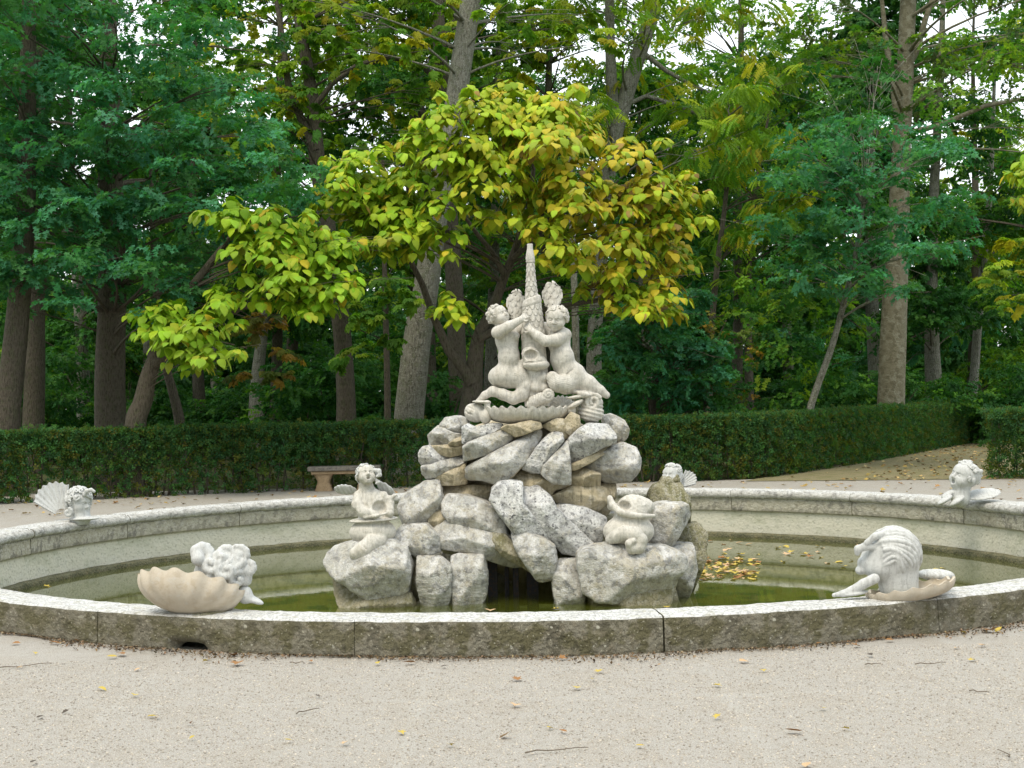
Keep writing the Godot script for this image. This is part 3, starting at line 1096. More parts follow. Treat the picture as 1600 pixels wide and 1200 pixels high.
func scales(s: float, t: float) -> float:   # overlapping rounded scales, 0 at the root and 1 at the free edge
	var j := floorf(t)
	var ly := t - j
	var upper := fposmod(s + (0.5 if int(absf(j - 1.0)) % 2 else 0.0), 1.0) - 0.5
	if ly < 0.75 * (1.0 - pow(absf(upper) * 2.0, 2.2)):
		return (1.0 + ly) / 1.75
	return ly / 1.75


func clay(g: Callable, b: Array, cell: float) -> Clay:   # the grid that holds a box of crop pixels between two depths
	var lo := Vector3.INF
	var hi := -Vector3.INF
	for x in [b[0], b[3]]:
		for y in [b[1], b[4]]:
			for z in [b[2], b[5]]:
				var p: Vector3 = g.call(x, y, z)
				lo = lo.min(p)
				hi = hi.max(p)
	return Clay.new(lo - Vector3.ONE * 0.012, hi + Vector3.ONE * 0.012, cell)


func face_basis(forward: Vector3, up: Vector3) -> Basis:
	var f := forward.normalized()
	var r := up.cross(f).normalized()
	return Basis(r, f.cross(r), f)


func head(k: Clay, c: Vector3, b: Basis, R: float, open := 0.0) -> void:
	var p := func(x: float, y: float, z: float) -> Vector3: return c + b * (Vector3(x, y, z) * R)
	var q := func(x: float, y: float, z: float) -> Vector3: return Vector3(x, y, z) * R
	k.ball(p.call(0, 0.18, -0.12), q.call(0.98, 1.0, 1.12), 0.02, b)
	k.ball(p.call(0, -0.32, 0.28), q.call(0.80, 0.78, 0.70), 0.25 * R, b)
	for s: float in [-1.0, 1.0]:
		k.ball(p.call(0.43 * s, -0.40, 0.56), q.call(0.38, 0.36, 0.34), 0.25 * R, b)
		k.ball(p.call(0.98 * s, -0.08, -0.08), q.call(0.13, 0.28, 0.20), 0.06 * R, b)
	k.ball(p.call(0, -0.92, 0.62), q.call(0.28, 0.22, 0.26), 0.25 * R, b)
	k.ball(p.call(0, 0.36, 0.38), q.call(0.76, 0.55, 0.62), 0.25 * R, b)
	for s: float in [-1.0, 1.0]:
		k.ball(p.call(0.37 * s, 0.0, 1.04), q.call(0.25, 0.16, 0.22), 0.10 * R, b, true)
		k.ball(p.call(0.37 * s, -0.02, 0.80), q.call(0.19, 0.13, 0.15), 0.03 * R, b)
		k.cone(p.call(0.14 * s, 0.20, 0.98), 0.06 * R, p.call(0.56 * s, 0.18, 0.80), 0.05 * R, 0.12 * R)
		k.ball(p.call(0.13 * s, -0.34, 1.02), q.call(0.11, 0.09, 0.11), 0.05 * R, b)
	k.cone(p.call(0, 0.10, 0.92), 0.09 * R, p.call(0, -0.28, 1.13), 0.14 * R, 0.10 * R)
	if open > 0.0:
		var ring := []
		for i in 9:
			var t := TAU * i / 8.0
			ring.append_array([p.call(0.26 * cos(t), -0.66 + (0.16 + 0.10 * open) * sin(t), 0.93 - 0.10 * absf(cos(t)) + 0.02 * sin(t)), 0.075 * R])
		k.chain(ring, 0.06 * R)
		k.ball(p.call(0, -0.66, 0.98), q.call(0.19, 0.11 + 0.07 * open, 0.40), 0.03 * R, b, true)
	else:
		k.chain([p.call(-0.27, -0.62, 0.84), 0.05 * R, p.call(-0.10, -0.57, 0.98), 0.075 * R, p.call(0, -0.59, 1.0), 0.065 * R, p.call(0.10, -0.57, 0.98), 0.075 * R, p.call(0.27, -0.62, 0.84), 0.05 * R], 0.05 * R)
		k.chain([p.call(-0.20, -0.72, 0.84), 0.05 * R, p.call(0, -0.73, 0.97), 0.085 * R, p.call(0.20, -0.72, 0.84), 0.05 * R], 0.05 * R)
		k.chain([p.call(-0.2, -0.655, 1.0), 0.022 * R, p.call(0.2, -0.655, 1.0), 0.022 * R], 0.03 * R, true)


func curls(k: Clay, c: Vector3, b: Basis, R: float, n: int, seed_: int, big := 0.22, low := -0.3, brow := 0.55) -> void:
	var r := RandomNumberGenerator.new()
	r.seed = seed_
	var made := 0
	k.ball(c + b * Vector3(0, 0.26, -0.22) * R, Vector3(0.99, 0.96, 1.05) * R, 0.05 * R, b)
	for i in 4000:
		if made >= n:
			break
		var d := Vector3(r.randfn(), r.randfn(), r.randfn()).normalized()
		if d.y < low or d.z > 0.0 and d.y < brow * (0.5 + d.z * 0.75) and absf(d.x) < 0.86:
			continue
		made += 1
		var m := c + b * Vector3(d.x * 1.02, d.y * 1.08 + 0.16, d.z * 1.12 - 0.10) * R
		var out := b * d
		var u := out.cross(Vector3(r.randfn(), r.randfn(), r.randfn())).normalized()
		var w := out.cross(u)
		var pts := []
		var turn := 1.0 if r.randf() < 0.5 else -1.0
		for q in 8:
			var t := q / 7.0
			var a := turn * t * 7.0
			var rad := R * big * (1.0 - 0.75 * t)
			pts.append_array([m + (u * cos(a) + w * sin(a)) * rad + out * R * 0.12 * t, R * (0.085 - 0.02 * t)])
		k.chain(pts, 0.03 * R)


func hand(k: Clay, wrist: Vector3, dir: Vector3, back: Vector3, L: float, side: float, bend := 0.5) -> void:
	# dir: from wrist to knuckles; back: out of the back of the hand; side: +1 puts the thumb at dir x back
	var d := dir.normalized()
	var u := (back - d * back.dot(d)).normalized()
	var w := d.cross(u) * side
	k.cone(wrist, L * 0.24, wrist + d * L * 0.22, L * 0.24, 0.02)
	k.ball(wrist + d * L * 0.32, Vector3(L * 0.27, L * 0.15, L * 0.32), 0.012, Basis(w * side, u, (w * side).cross(u)) if true else Basis())
	for i in 4:
		var off := (1.5 - i) * 0.145
		var len_: float = [0.40, 0.47, 0.44, 0.34][i] * L
		var root := wrist + d * L * (0.50 - 0.03 * absf(off)) + w * off * L + u * 0.02 * L
		var a := (d + w * off * 0.45).normalized()
		var p1 := root + (a - u * bend * 0.35).normalized() * len_ * 0.46
		var p2 := p1 + (a - u * bend * 0.9).normalized() * len_ * 0.32
		var p3 := p2 + (a - u * bend * 1.4).normalized() * len_ * 0.22
		k.chain([root, L * 0.078, p1, L * 0.074, p2, L * 0.066, p3, L * 0.056], 0.004)
	var t0 := wrist + d * L * 0.16 + w * L * 0.20
	var t1 := t0 + (d * 0.6 + w * 0.75 - u * 0.1).normalized() * L * 0.26
	var t2 := t1 + (d * 0.95 + w * 0.2 - u * 0.35).normalized() * L * 0.22
	k.chain([t0, L * 0.11, t1, L * 0.082, t2, L * 0.066], 0.01)


func wing(c: Vector3, b: Basis, w: float, h: float, seed_: int) -> ArrayMesh:   # a rounded wing, b.z towards its feathered face
	return sheet(64, 90, func(u: float, v: float) -> Vector3:
		var y := v * 2.0 - 1.0
		var half := sqrt(maxf(0.0, 1.0 - pow(absf(y), 2.6))) * (0.72 + 0.28 * smoothstep(-1.0, 0.4, y))
		var x := (u * 2.0 - 1.0) * half
		var rim := minf(1.0, (1.0 - absf(u * 2.0 - 1.0)) * 7.0) * minf(1.0, (1.0 - absf(y)) * 8.0)
		var f := scales(u * 3.0 + 0.15 * seed_, (1.0 - v) * 4.6) * 0.011 * rim + 0.012 * (1.0 - rim) - 0.05 * x * x
		return c + b * Vector3(x * w, y * h, f)
		, 0.03).mesh()


func dish(c: Vector3, b: Basis, rx: float, rz: float, deep: float, flutes: int, wave: float, thick: float, rib := 0.5, power := 0.7) -> ArrayMesh:
	return sheet(flutes * 10, 22, func(u: float, v: float) -> Vector3:
		var a := u * TAU
		var r := pow(sin(v * PI * 0.5), power)
		var f := cos(a * flutes)
		var k := smoothstep(0.1, 1.0, v)
		var p := Vector3(cos(a) * rx * r, -deep * (1.0 - pow(v, 2.0)), sin(a) * rz * r)
		var o := Vector3(cos(a), -0.4, sin(a))
		return c + b * (p + o * f * wave * rib * k + Vector3(0, f * wave * k * k, 0))
		, thick, true).mesh()


func fan(c: Vector3, b: Basis, a0: float, a1: float, long: float, ribs: int, cup: float, thick: float) -> ArrayMesh:
	return sheet(ribs * 8, 24, func(u: float, v: float) -> Vector3:
		var a := lerpf(a0, a1, u)
		var edge := 1.0 - 0.16 * pow(absf(u * 2.0 - 1.0), 2.0)
		var f := cos(u * TAU * ribs)
		var r := lerpf(0.28, 1.0, v) * long * edge * (1.0 + 0.02 * f * v)
		return c + b * Vector3(cos(a) * r, sin(a) * r, f * 0.011 * v + cup * (v * v * 0.9 + 0.5 * pow(u * 2.0 - 1.0, 2.0) * v))
		, thick).mesh()


func build_shell_bowl() -> void:
	var g := crop(720, 370, 4.0)
	var c: Vector3 = g.call(412, 1064, 0.14)
	var o := part("shell_bowl", dish(c, Basis(Vector3.FORWARD, 0.012), 0.455, 0.42, 0.175, 26, 0.017, 0.028, 0.55, 0.62), null, M.carved_stone)
	tag(o, "wide scalloped stone shell bowl under the two embracing winged figures, on top of the boulders", "stone bowl")


func build_column() -> void:
	var g := crop(720, 370, 4.0)
	var U := 0.00168
	var prof := [[44, 15, 432], [48, 18, 432], [75, 18, 432], [110, 25, 433], [138, 29, 434], [152, 27, 435], [157, 29, 435], [164, 24, 436], [250, 29, 438], [330, 36, 441], [378, 42, 443], [384, 54, 443], [412, 60, 444], [420, 60, 445], [430, 57, 446], [500, 66, 448], [600, 74, 452], [700, 80, 455], [800, 84, 462], [900, 84, 470], [1060, 84, 480]]
	var s := grid(140, 520, func(u: float, v: float) -> Vector3:
		var Y := lerpf(44.0, 1060.0, v)
		var i := 0
		while i < prof.size() - 2 and prof[i + 1][0] < Y:
			i += 1
		var f := clampf((Y - prof[i][0]) / float(prof[i + 1][0] - prof[i][0]), 0.0, 1.0)
		var hw := lerpf(prof[i][1], prof[i + 1][1], f) * U
		var cx := lerpf(prof[i][2], prof[i + 1][2], f)
		var a := u * TAU
		var d := 0.0
		if Y > 168.0 and Y < 376.0:
			d = scales(u * 7.0, (Y - 168.0) / 31.0) * 0.013
		elif Y > 430.0:
			d = scales(u * 11.0, (Y - 430.0) / 38.0) * 0.014 * (1.0 - smoothstep(600.0, 680.0, Y))
		var tilt := (Y - 384.0) if Y > 376.0 and Y < 432.0 else 0.0
		var p: Vector3 = g.call(cx, Y, 0.10)
		p += Vector3(sin(a), 0, cos(a)) * (hw - (0.007 if Y > 168.0 and Y < 376.0 else 0.009 if Y > 430.0 else 0.0) + d)
		if Y > 376.0 and Y < 440.0:
			p.y += 0.028 * sin(a)
		return p, true, true)
	var top := Shape.new()
	var c: Vector3 = g.call(432, 44, 0.10)
	for i in 24:
		var a := TAU * i / 24
		var b := TAU * (i + 1) / 24
		top.tri(c, c + Vector3(sin(b), 0, cos(b)) * 0.026, c + Vector3(sin(a), 0, cos(a)) * 0.026)
	s.add(top.v, top.n, top.idx)
	var o := part("water_spire", s.mesh(), null, M.carved_stone)
	tag(o, "tall tapering stone spire carved with scales, between the two winged figures", "fountain spire")


func finish(root: Node3D, called: String, shape: Shape, mat: Material) -> MeshInstance3D:
	for i in shape.v.size():
		shape.v[i] -= root.position
	return part(called, shape.mesh(), root, mat)


func shift(m: ArrayMesh, by: Vector3) -> ArrayMesh:
	var a := m.surface_get_arrays(0)
	var v: PackedVector3Array = a[Mesh.ARRAY_VERTEX]
	for i in v.size():
		v[i] -= by
	a[Mesh.ARRAY_VERTEX] = v
	var out := ArrayMesh.new()
	out.add_surface_from_arrays(Mesh.PRIMITIVE_TRIANGLES, a)
	return out


func bounds(pts: Array, pad: float) -> Array:
	var lo: Vector3 = pts[0]
	var hi: Vector3 = pts[0]
	for p: Vector3 in pts:
		lo = lo.min(p)
		hi = hi.max(p)
	return [lo - Vector3.ONE * pad, hi + Vector3.ONE * pad]


func build_left_putto() -> void:
	var g := crop(720, 370, 4.0)
	var root := thing("winged_putto", g.call(270, 1040, 0.12), "left winged stone child with a coiled fish tail, head thrown back, hugging the spire", "statue")
	var k := clay(g, [70, 1090, -0.10, 470, 520, 0.42], 0.0075)
	k.ball(g.call(288, 640, 0.11), Vector3(0.124, 0.15, 0.118), 0.02)
	k.ball(g.call(300, 750, 0.13), Vector3(0.112, 0.15, 0.118), 0.05)
	k.ball(g.call(278, 868, 0.11), Vector3(0.165, 0.115, 0.15), 0.06)
	k.ball(g.call(232, 880, 0.10), Vector3(0.095, 0.085, 0.11), 0.03)
	k.ball(g.call(338, 618, 0.19), Vector3(0.05, 0.04, 0.045), 0.04)
	k.ball(g.call(282, 618, 0.20), Vector3(0.05, 0.04, 0.04), 0.04)
	k.cone(g.call(262, 580, 0.11), 0.075, g.call(245, 535, 0.12), 0.06, 0.04)
	k.chain([g.call(262, 585, 0.14), 0.07, g.call(230, 598, 0.25), 0.062, g.call(300, 560, 0.29), 0.053, g.call(372, 520, 0.275), 0.037], 0.02)
	k.chain([g.call(330, 600, 0.05), 0.055, g.call(390, 560, -0.03), 0.045, g.call(440, 530, -0.06), 0.035], 0.02)
	k.chain([g.call(300, 872, 0.12), 0.125, g.call(368, 880, 0.15), 0.112, g.call(402, 930, 0.18), 0.078, g.call(384, 985, 0.19), 0.072, g.call(330, 1010, 0.19), 0.062, g.call(262, 985, 0.18), 0.057, g.call(200, 965, 0.17), 0.05, g.call(150, 990, 0.16), 0.038, g.call(106, 1028, 0.15), 0.024], 0.02)
	k.cone(g.call(392, 770, 0.16), 0.016, g.call(365, 850, 0.17), 0.05, 0.04)
	var cc: Vector3 = g.call(322, 940, 0.2)
	k.press(g.call(330, 930, 0.16), g.call(440, 800, 0.36), func(p: Vector3) -> float:
		var r := Vector2(p.x - cc.x, p.y - cc.y).length()
		return 0.0035 * sin(r * 330.0) * smoothstep(0.08, 0.12, r) * (1.0 - smoothstep(0.17, 0.2, r)))
	k.ball(g.call(318, 770, 0.265), Vector3(0.010, 0.014, 0.02), 0.012, Basis(), true)
	var s := Shape.new()
	k.into(s)
	var hc: Vector3 = g.call(234, 496, 0.13)
	var hb := face_basis(Vector3(0.62, 0.34, 0.62), Vector3(-0.30, 0.95, 0.0))
	var kh := Clay.new(hc - Vector3.ONE * 0.155, hc + Vector3.ONE * 0.165, 0.0042)
	head(kh, hc, hb, 0.098, 0.0)
	kh.into(s)
	var kf := clay(g, [350, 560, 0.12, 460, 440, 0.36], 0.0036)
	hand(kf, g.call(366, 524, 0.275), g.call(425, 476, 0.235) - g.call(370, 522, 0.27), Vector3(-0.35, 0.3, 0.9), 0.125, 1.0, 0.55)
	kf.into(s)
	finish(root, "body", s, M.carved_stone)
	var kc := Clay.new(hc - Vector3.ONE * 0.17, hc + Vector3.ONE * 0.17, 0.0045)
	curls(kc, hc, hb, 0.098, 46, 5, 0.16, -0.45, 0.75)
	var sh := Shape.new()
	kc.into(sh)
	finish(root, "hair", sh, M.carved_stone)
	part("wing", shift(wing(g.call(343, 428, 0.0), face_basis(Vector3(0.25, 0.1, 1), Vector3(0.12, 1, 0)), 0.088, 0.145, 0), root.position), root, M.carved_stone)


func build_right_putto() -> void:
	var g := crop(720, 370, 4.0)
	var root := thing("winged_putto", g.call(680, 1040, 0.12), "right winged stone child with curly hair, legs trailing right, hugging the spire", "statue")
	var k := clay(g, [380, 1070, -0.10, 950, 545, 0.44], 0.0075)
	k.ball(g.call(612, 650, 0.12), Vector3(0.122, 0.145, 0.118), 0.02)
	k.ball(g.call(634, 760, 0.15), Vector3(0.124, 0.15, 0.13), 0.05)
	k.ball(g.call(684, 855, 0.12), Vector3(0.155, 0.12, 0.15), 0.06)
	k.ball(g.call(575, 640, 0.21), Vector3(0.05, 0.04, 0.045), 0.04)
	k.cone(g.call(615, 600, 0.12), 0.07, g.call(605, 560, 0.14), 0.06, 0.04)
	k.chain([g.call(652, 612, 0.15), 0.068, g.call(598, 645, 0.26), 0.062, g.call(530, 652, 0.315), 0.055, g.call(482, 622, 0.31), 0.05, g.call(440, 588, 0.29), 0.036], 0.02)
	k.chain([g.call(575, 610, 0.05), 0.055, g.call(520, 560, -0.03), 0.045, g.call(460, 520, -0.06), 0.035], 0.02)
	k.chain([g.call(712, 885, 0.16), 0.115, g.call(655, 922, 0.24), 0.092, g.call(602, 918, 0.28), 0.082, g.call(572, 880, 0.27), 0.066], 0.025)
	k.chain([g.call(602, 925, 0.27), 0.07, g.call(650, 955, 0.23), 0.045, g.call(700, 965, 0.2), 0.03], 0.02)
	k.chain([g.call(718, 885, 0.14), 0.115, g.call(795, 918, 0.16), 0.088, g.call(868, 962, 0.16), 0.056, g.call(912, 990, 0.16), 0.036], 0.02)
	k.ball(g.call(760, 975, 0.2), Vector3(0.13, 0.024, 0.08), 0.02, Basis(Vector3.FORWARD, 0.12))
	k.chain([g.call(660, 862, 0.27), 0.006, g.call(700, 830, 0.27), 0.008, g.call(735, 790, 0.25), 0.006], 0.012, true)
	k.ball(g.call(630, 775, 0.295), Vector3(0.010, 0.014, 0.02), 0.012, Basis(), true)
	var cc: Vector3 = g.call(640, 800, 0.25)
	k.press(g.call(540, 990, 0.18), g.call(700, 850, 0.42), func(p: Vector3) -> float:
		var r := Vector2(p.x - cc.x, p.y - cc.y).length()
		return 0.0035 * sin(r * 330.0) * smoothstep(0.10, 0.14, r) * (1.0 - smoothstep(0.24, 0.27, r)))
	var s := Shape.new()
	k.into(s)
	var hc: Vector3 = g.call(600, 512, 0.19)
	var hb := face_basis(Vector3(-0.30, -0.16, 0.92), Vector3(0.06, 1.0, 0.15))
	var kh := Clay.new(hc - Vector3.ONE * 0.165, hc + Vector3.ONE * 0.165, 0.0042)
	head(kh, hc, hb, 0.108, 0.0)
	kh.into(s)
	var kf := clay(g, [370, 620, 0.14, 470, 505, 0.40], 0.0036)
	hand(kf, g.call(446, 594, 0.295), g.call(398, 540, 0.245) - g.call(446, 594, 0.295), Vector3(-0.2, 0.25, 0.95), 0.125, -1.0, 0.55)
	kf.into(s)
	finish(root, "body", s, M.carved_stone)
	var kc := Clay.new(hc - Vector3.ONE * 0.19, hc + Vector3.ONE * 0.19, 0.0045)
	curls(kc, hc, hb, 0.108, 60, 9, 0.21, -0.35, 0.62)
	var sh := Shape.new()
	kc.into(sh)
	finish(root, "hair", sh, M.carved_stone)
	part("wing", shift(wing(g.call(572, 374, 0.0), face_basis(Vector3(-0.15, 0.1, 1), Vector3(-0.04, 1, 0)), 0.098, 0.14, 1), root.position), root, M.carved_stone)


func build_group_details() -> void:
	var g := crop(720, 370, 4.0)
	# conch with an open mouth in the middle
	var k := clay(g, [370, 860, 0.05, 580, 670, 0.42], 0.006)
	k.ball(g.call(470, 800, 0.22), Vector3(0.14, 0.062, 0.12), 0.02)
	k.ball(g.call(462, 770, 0.21), Vector3(0.115, 0.06, 0.10), 0.03)
	k.ball(g.call(440, 735, 0.22), Vector3(0.092, 0.075, 0.09), 0.03)
	k.ball(g.call(437, 738, 0.31), Vector3(0.072, 0.056, 0.10), 0.01, Basis(), true)
	var ring := []
	for i in 13:
		var a := TAU * i / 12.0
		ring.append_array([g.call(438 + 52 * cos(a), 738 - 43 * sin(a) + 8 * cos(a), 0.255 + 0.02 * cos(a)), 0.012])
	k.chain(ring, 0.008)
	k.chain([g.call(395, 790, 0.27), 0.010, g.call(470, 782, 0.335), 0.012, g.call(545, 772, 0.28), 0.010], 0.006, true)
	tag(part("conch_shell", k.mesh(), null, M.carved_stone), "carved conch with a round open mouth at the foot of the scaled spire", "stone shell")
	# stump below it
	k = clay(g, [410, 1010, 0.02, 570, 820, 0.36], 0.007)
	k.ball(g.call(490, 905, 0.17), Vector3(0.082, 0.14, 0.09), 0.02)
	k.ball(g.call(515, 880, 0.22), Vector3(0.05, 0.06, 0.06), 0.02)
	k.ball(g.call(470, 940, 0.22), Vector3(0.06, 0.055, 0.06), 0.02)
	k.ball(g.call(520, 945, 0.21), Vector3(0.05, 0.05, 0.06), 0.02)
	tag(part("stone_stump", k.mesh(), null, M.carved_stone), "lumpy carved stone stump between the two winged figures, below the open conch", "stone stump")
	# little snail
	k = clay(g, [410, 1080, 0.12, 610, 930, 0.46], 0.0055)
	var pts := []
	for i in 22:
		var t := i / 21.0
		var a := -2.3 + t * 11.5
		pts.append_array([g.call(547 + cos(a) * 34 * (1.0 - t * 0.9), 985 - sin(a) * 34 * (1.0 - t * 0.9), 0.33 + 0.03 * t), 0.019 * (1.0 - 0.5 * t)])
	k.ball(g.call(547, 985, 0.30), Vector3(0.062, 0.062, 0.05), 0.01)
	k.chain(pts, 0.005)
	k.chain([g.call(540, 1010, 0.29), 0.05, g.call(500, 1010, 0.29), 0.055, g.call(460, 1030, 0.27), 0.06, g.call(440, 1050, 0.26), 0.05], 0.02)
	k.press(g.call(415, 1078, 0.12), g.call(520, 960, 0.46), func(p: Vector3) -> float: return 0.003 * sin(p.x * 260.0))
	tag(part("spiral_snail", k.mesh(), null, M.carved_stone), "small carved snail with a spiral shell, in the middle of the scalloped bowl", "stone snail")
	# inner ribbed shell at the right of the bowl
	tag(part("ribbed_shell", fan(g.call(640, 1080, 0.10), face_basis(Vector3(0.1, 0.6, 0.8), Vector3(0, 1, 0)), 0.5, 2.7, 0.20, 9, -0.03, 0.02), null, M.carved_stone), "small ribbed stone shell leaning inside the bowl below the right figure's leg", "stone shell")
	# dolphin snout at the left end
	k = clay(g, [10, 1190, -0.02, 205, 1000, 0.46], 0.0065)
	k.ball(g.call(95, 1100, 0.18), Vector3(0.105, 0.10, 0.12), 0.02)
	k.ball(g.call(60, 1095, 0.2), Vector3(0.06, 0.08, 0.09), 0.03)
	k.ball(g.call(155, 1125, 0.27), Vector3(0.06, 0.075, 0.08), 0.02)
	k.ball(g.call(130, 1032, 0.25), Vector3(0.10, 0.016, 0.09), 0.01, Basis(Vector3.FORWARD, 0.06))
	k.cone(g.call(165, 1040, 0.27), 0.03, g.call(165, 1100, 0.29), 0.035, 0.02)
	k.chain([g.call(40, 1060, 0.25), 0.01, g.call(100, 1090, 0.32), 0.011, g.call(120, 1150, 0.32), 0.01], 0.012, true)
	k.chain([g.call(30, 1090, 0.25), 0.008, g.call(80, 1120, 0.31), 0.01, g.call(90, 1170, 0.3), 0.008], 0.012, true)
	tag(part("dolphin_head", k.mesh(), null, M.carved_stone), "folded carved sea creature's head at the left end of the scalloped bowl", "carving")
	# coiled creature at the right end
	k = clay(g, [640, 1190, 0.0, 915, 955, 0.48], 0.0065)
	k.ball(g.call(815, 1100, 0.18), Vector3(0.132, 0.105, 0.14), 0.02)
	k.ball(g.call(820, 1040, 0.20), Vector3(0.115, 0.09, 0.10), 0.03)
	k.press(g.call(720, 1175, 0.0), g.call(900, 1050, 0.48), func(p: Vector3) -> float: return 0.0055 * sin(p.y * 150.0 + p.x * 40.0))
	k.ball(g.call(828, 1032, 0.33), Vector3(0.05, 0.05, 0.06), 0.02, Basis(), true)
	ring = []
	for i in 20:
		var t := i / 19.0
		var a := 0.6 + t * 10.0
		ring.append_array([g.call(828 + cos(a) * (52 - 38 * t), 1032 - sin(a) * (50 - 36 * t), 0.27 + 0.02 * t), 0.021 * (1.0 - 0.35 * t)])
	k.chain(ring, 0.008)
	k.ball(g.call(735, 1000, 0.27), Vector3(0.13, 0.020, 0.07), 0.012, Basis(Vector3.FORWARD, -0.1))
	k.ball(g.call(720, 1045, 0.3), Vector3(0.085, 0.028, 0.06), 0.015, Basis(Vector3.FORWARD, -0.5))
	k.ball(g.call(770, 985, 0.31), Vector3(0.07, 0.03, 0.04), 0.012, Basis(Vector3.FORWARD, 0.2))
	k.ball(g.call(690, 1085, 0.25), Vector3(0.05, 0.06, 0.06), 0.02)
	tag(part("coiled_creature", k.mesh(), null, M.carved_stone), "coiled carved sea creature with a ring-shaped tail at the right end of the scalloped bowl", "carving")


func build_small_tritons() -> void:
	var d := crop(500, 700, 4.615)
	var root := thing("broken_triton", d.call(380, 720, 0.78), "broken stone triton child with an open mouth and hollow chest, on the left front boulder", "statue")
	var k := clay(d, [185, 850, 0.50, 585, 235, 1.14], 0.008)
	k.ball(d.call(380, 606, 0.76), Vector3(0.232, 0.135, 0.20), 0.02)
	k.ball(d.call(385, 516, 0.76), Vector3(0.243, 0.026, 0.205), 0.01, Basis(Vector3.FORWARD, -0.05))
	k.cone(d.call(388, 500, 0.76), 0.155, d.call(385, 440, 0.75), 0.15, 0.015)
	k.ball(d.call(365, 375, 0.74), Vector3(0.142, 0.115, 0.12), 0.05)
	k.ball(d.call(440, 430, 0.90), Vector3(0.085, 0.075, 0.10), 0.015, Basis(Vector3.FORWARD, -0.3), true)
	k.chain([d.call(280, 345, 0.78), 0.055, d.call(268, 410, 0.86), 0.055, d.call(310, 462, 0.91), 0.05, d.call(400, 482, 0.92), 0.042], 0.015)
	k.chain([d.call(455, 345, 0.77), 0.05, d.call(505, 400, 0.80), 0.04, d.call(500, 470, 0.86), 0.045], 0.015)
	k.chain([d.call(490, 370, 0.80), 0.03, d.call(548, 340, 0.80), 0.013], 0.01)
	k.chain([d.call(330, 480, 0.94), 0.012, d.call(320, 500, 0.95), 0.012, d.call(400, 492, 0.97), 0.014, d.call(480, 470, 0.93), 0.012], 0.012)
	k.cone(d.call(338, 320, 0.73), 0.085, d.call(330, 262, 0.75), 0.07, 0.03)
	k.chain([d.call(425, 670, 0.90), 0.08, d.call(370, 690, 0.97), 0.086, d.call(310, 735, 1.02), 0.082, d.call(258, 762, 1.03), 0.066], 0.015)
	k.chain([d.call(215, 612, 0.93), 0.006, d.call(300, 622, 0.98), 0.008, d.call(400, 610, 0.98), 0.006], 0.012, true)
	k.chain([d.call(300, 690, 1.09), 0.006, d.call(330, 730, 1.09), 0.007], 0.01, true)
	var nz := rough(8, 22.0, 3)
	k.press(d.call(230, 500, 0.60), d.call(520, 300, 1.0), func(p: Vector3) -> float: return 0.006 * nz.get_noise_3d(p.x, p.y, p.z))
	var s := Shape.new()
	k.into(s)
	var hc: Vector3 = d.call(332, 198, 0.78)
	var hb := face_basis(Vector3(0.28, 0.42, 0.86), Vector3(-0.1, 0.9, -0.35))
	var kh := Clay.new(hc - Vector3.ONE * 0.155, hc + Vector3.ONE * 0.155, 0.0042)
	head(kh, hc, hb, 0.094, 0.6)
	kh.into(s)
	finish(root, "body", s, M.carved_stone)
	var kc := Clay.new(hc - Vector3.ONE * 0.17, hc + Vector3.ONE * 0.18, 0.0045)
	curls(kc, hc, hb, 0.094, 40, 21, 0.20, -0.6, 0.62)
	kc.chain([d.call(395, 160, 0.80), 0.02, d.call(425, 165, 0.82), 0.022, d.call(432, 195, 0.83), 0.018, d.call(410, 205, 0.84), 0.013], 0.01)
	kc.chain([d.call(400, 230, 0.80), 0.018, d.call(425, 245, 0.82), 0.016, d.call(405, 255, 0.83), 0.012], 0.01)
	var sh := Shape.new()
	kc.into(sh)
	finish(root, "hair", sh, M.white_stone)
	for i in 2:
		var c: Vector3 = d.call(182, 300, 0.72) if i == 0 else d.call(470, 292, 0.70)
		var b := face_basis(Vector3(-0.25, 0.75, 0.6), Vector3(0.2, 1, 0)) if i == 0 else face_basis(Vector3(0.2, 0.75, 0.6), Vector3(-0.9, 1, 0))
		var kw := Clay.new(c - Vector3.ONE * 0.15, c + Vector3.ONE * 0.15, 0.006)
		var t := Basis(Vector3.FORWARD, 0.08 if i == 0 else 0.62) * Basis(Vector3.RIGHT, 0.75)
		kw.ball(c, Vector3(0.112 if i == 0 else 0.098, 0.070, 0.020), 0.01, t)
		var cw := c
		kw.press(c - Vector3.ONE * 0.15, c + Vector3.ONE * 0.15, func(p: Vector3) -> float: return 0.003 * sin((p.x - cw.x) * 150.0 + (p.y - cw.y) * 60.0))
		var sw := Shape.new()
		kw.into(sw)
		finish(root, "wing", sw, M.white_stone)

	var e := crop(880, 700, 4.617)
	root = thing("broken_shell_figure", e.call(475, 720, 0.98), "headless broken stone figure with shell cup and curled tail on the right front boulder", "statue")
	k = clay(e, [250, 790, 0.62, 700, 310, 1.36], 0.008)
	k.ball(e.call(472, 600, 0.96), Vector3(0.250, 0.160, 0.22), 0.02)
	k.cone(e.call(490, 520, 0.96), 0.17, e.call(500, 460, 0.95), 0.17, 0.03)
	k.ball(e.call(560, 425, 0.92), Vector3(0.135, 0.09, 0.13), 0.03)
	k.ball(e.call(520, 385, 0.88), Vector3(0.10, 0.06, 0.10), 0.03)
	k.ball(e.call(430, 420, 1.06), Vector3(0.075, 0.05, 0.10), 0.02, Basis(), true)
	var nz2 := rough(9, 26.0, 3)
	k.press(e.call(400, 470, 0.70), e.call(680, 330, 1.2), func(p: Vector3) -> float: return 0.008 * nz2.get_noise_3d(p.x, p.y, p.z))
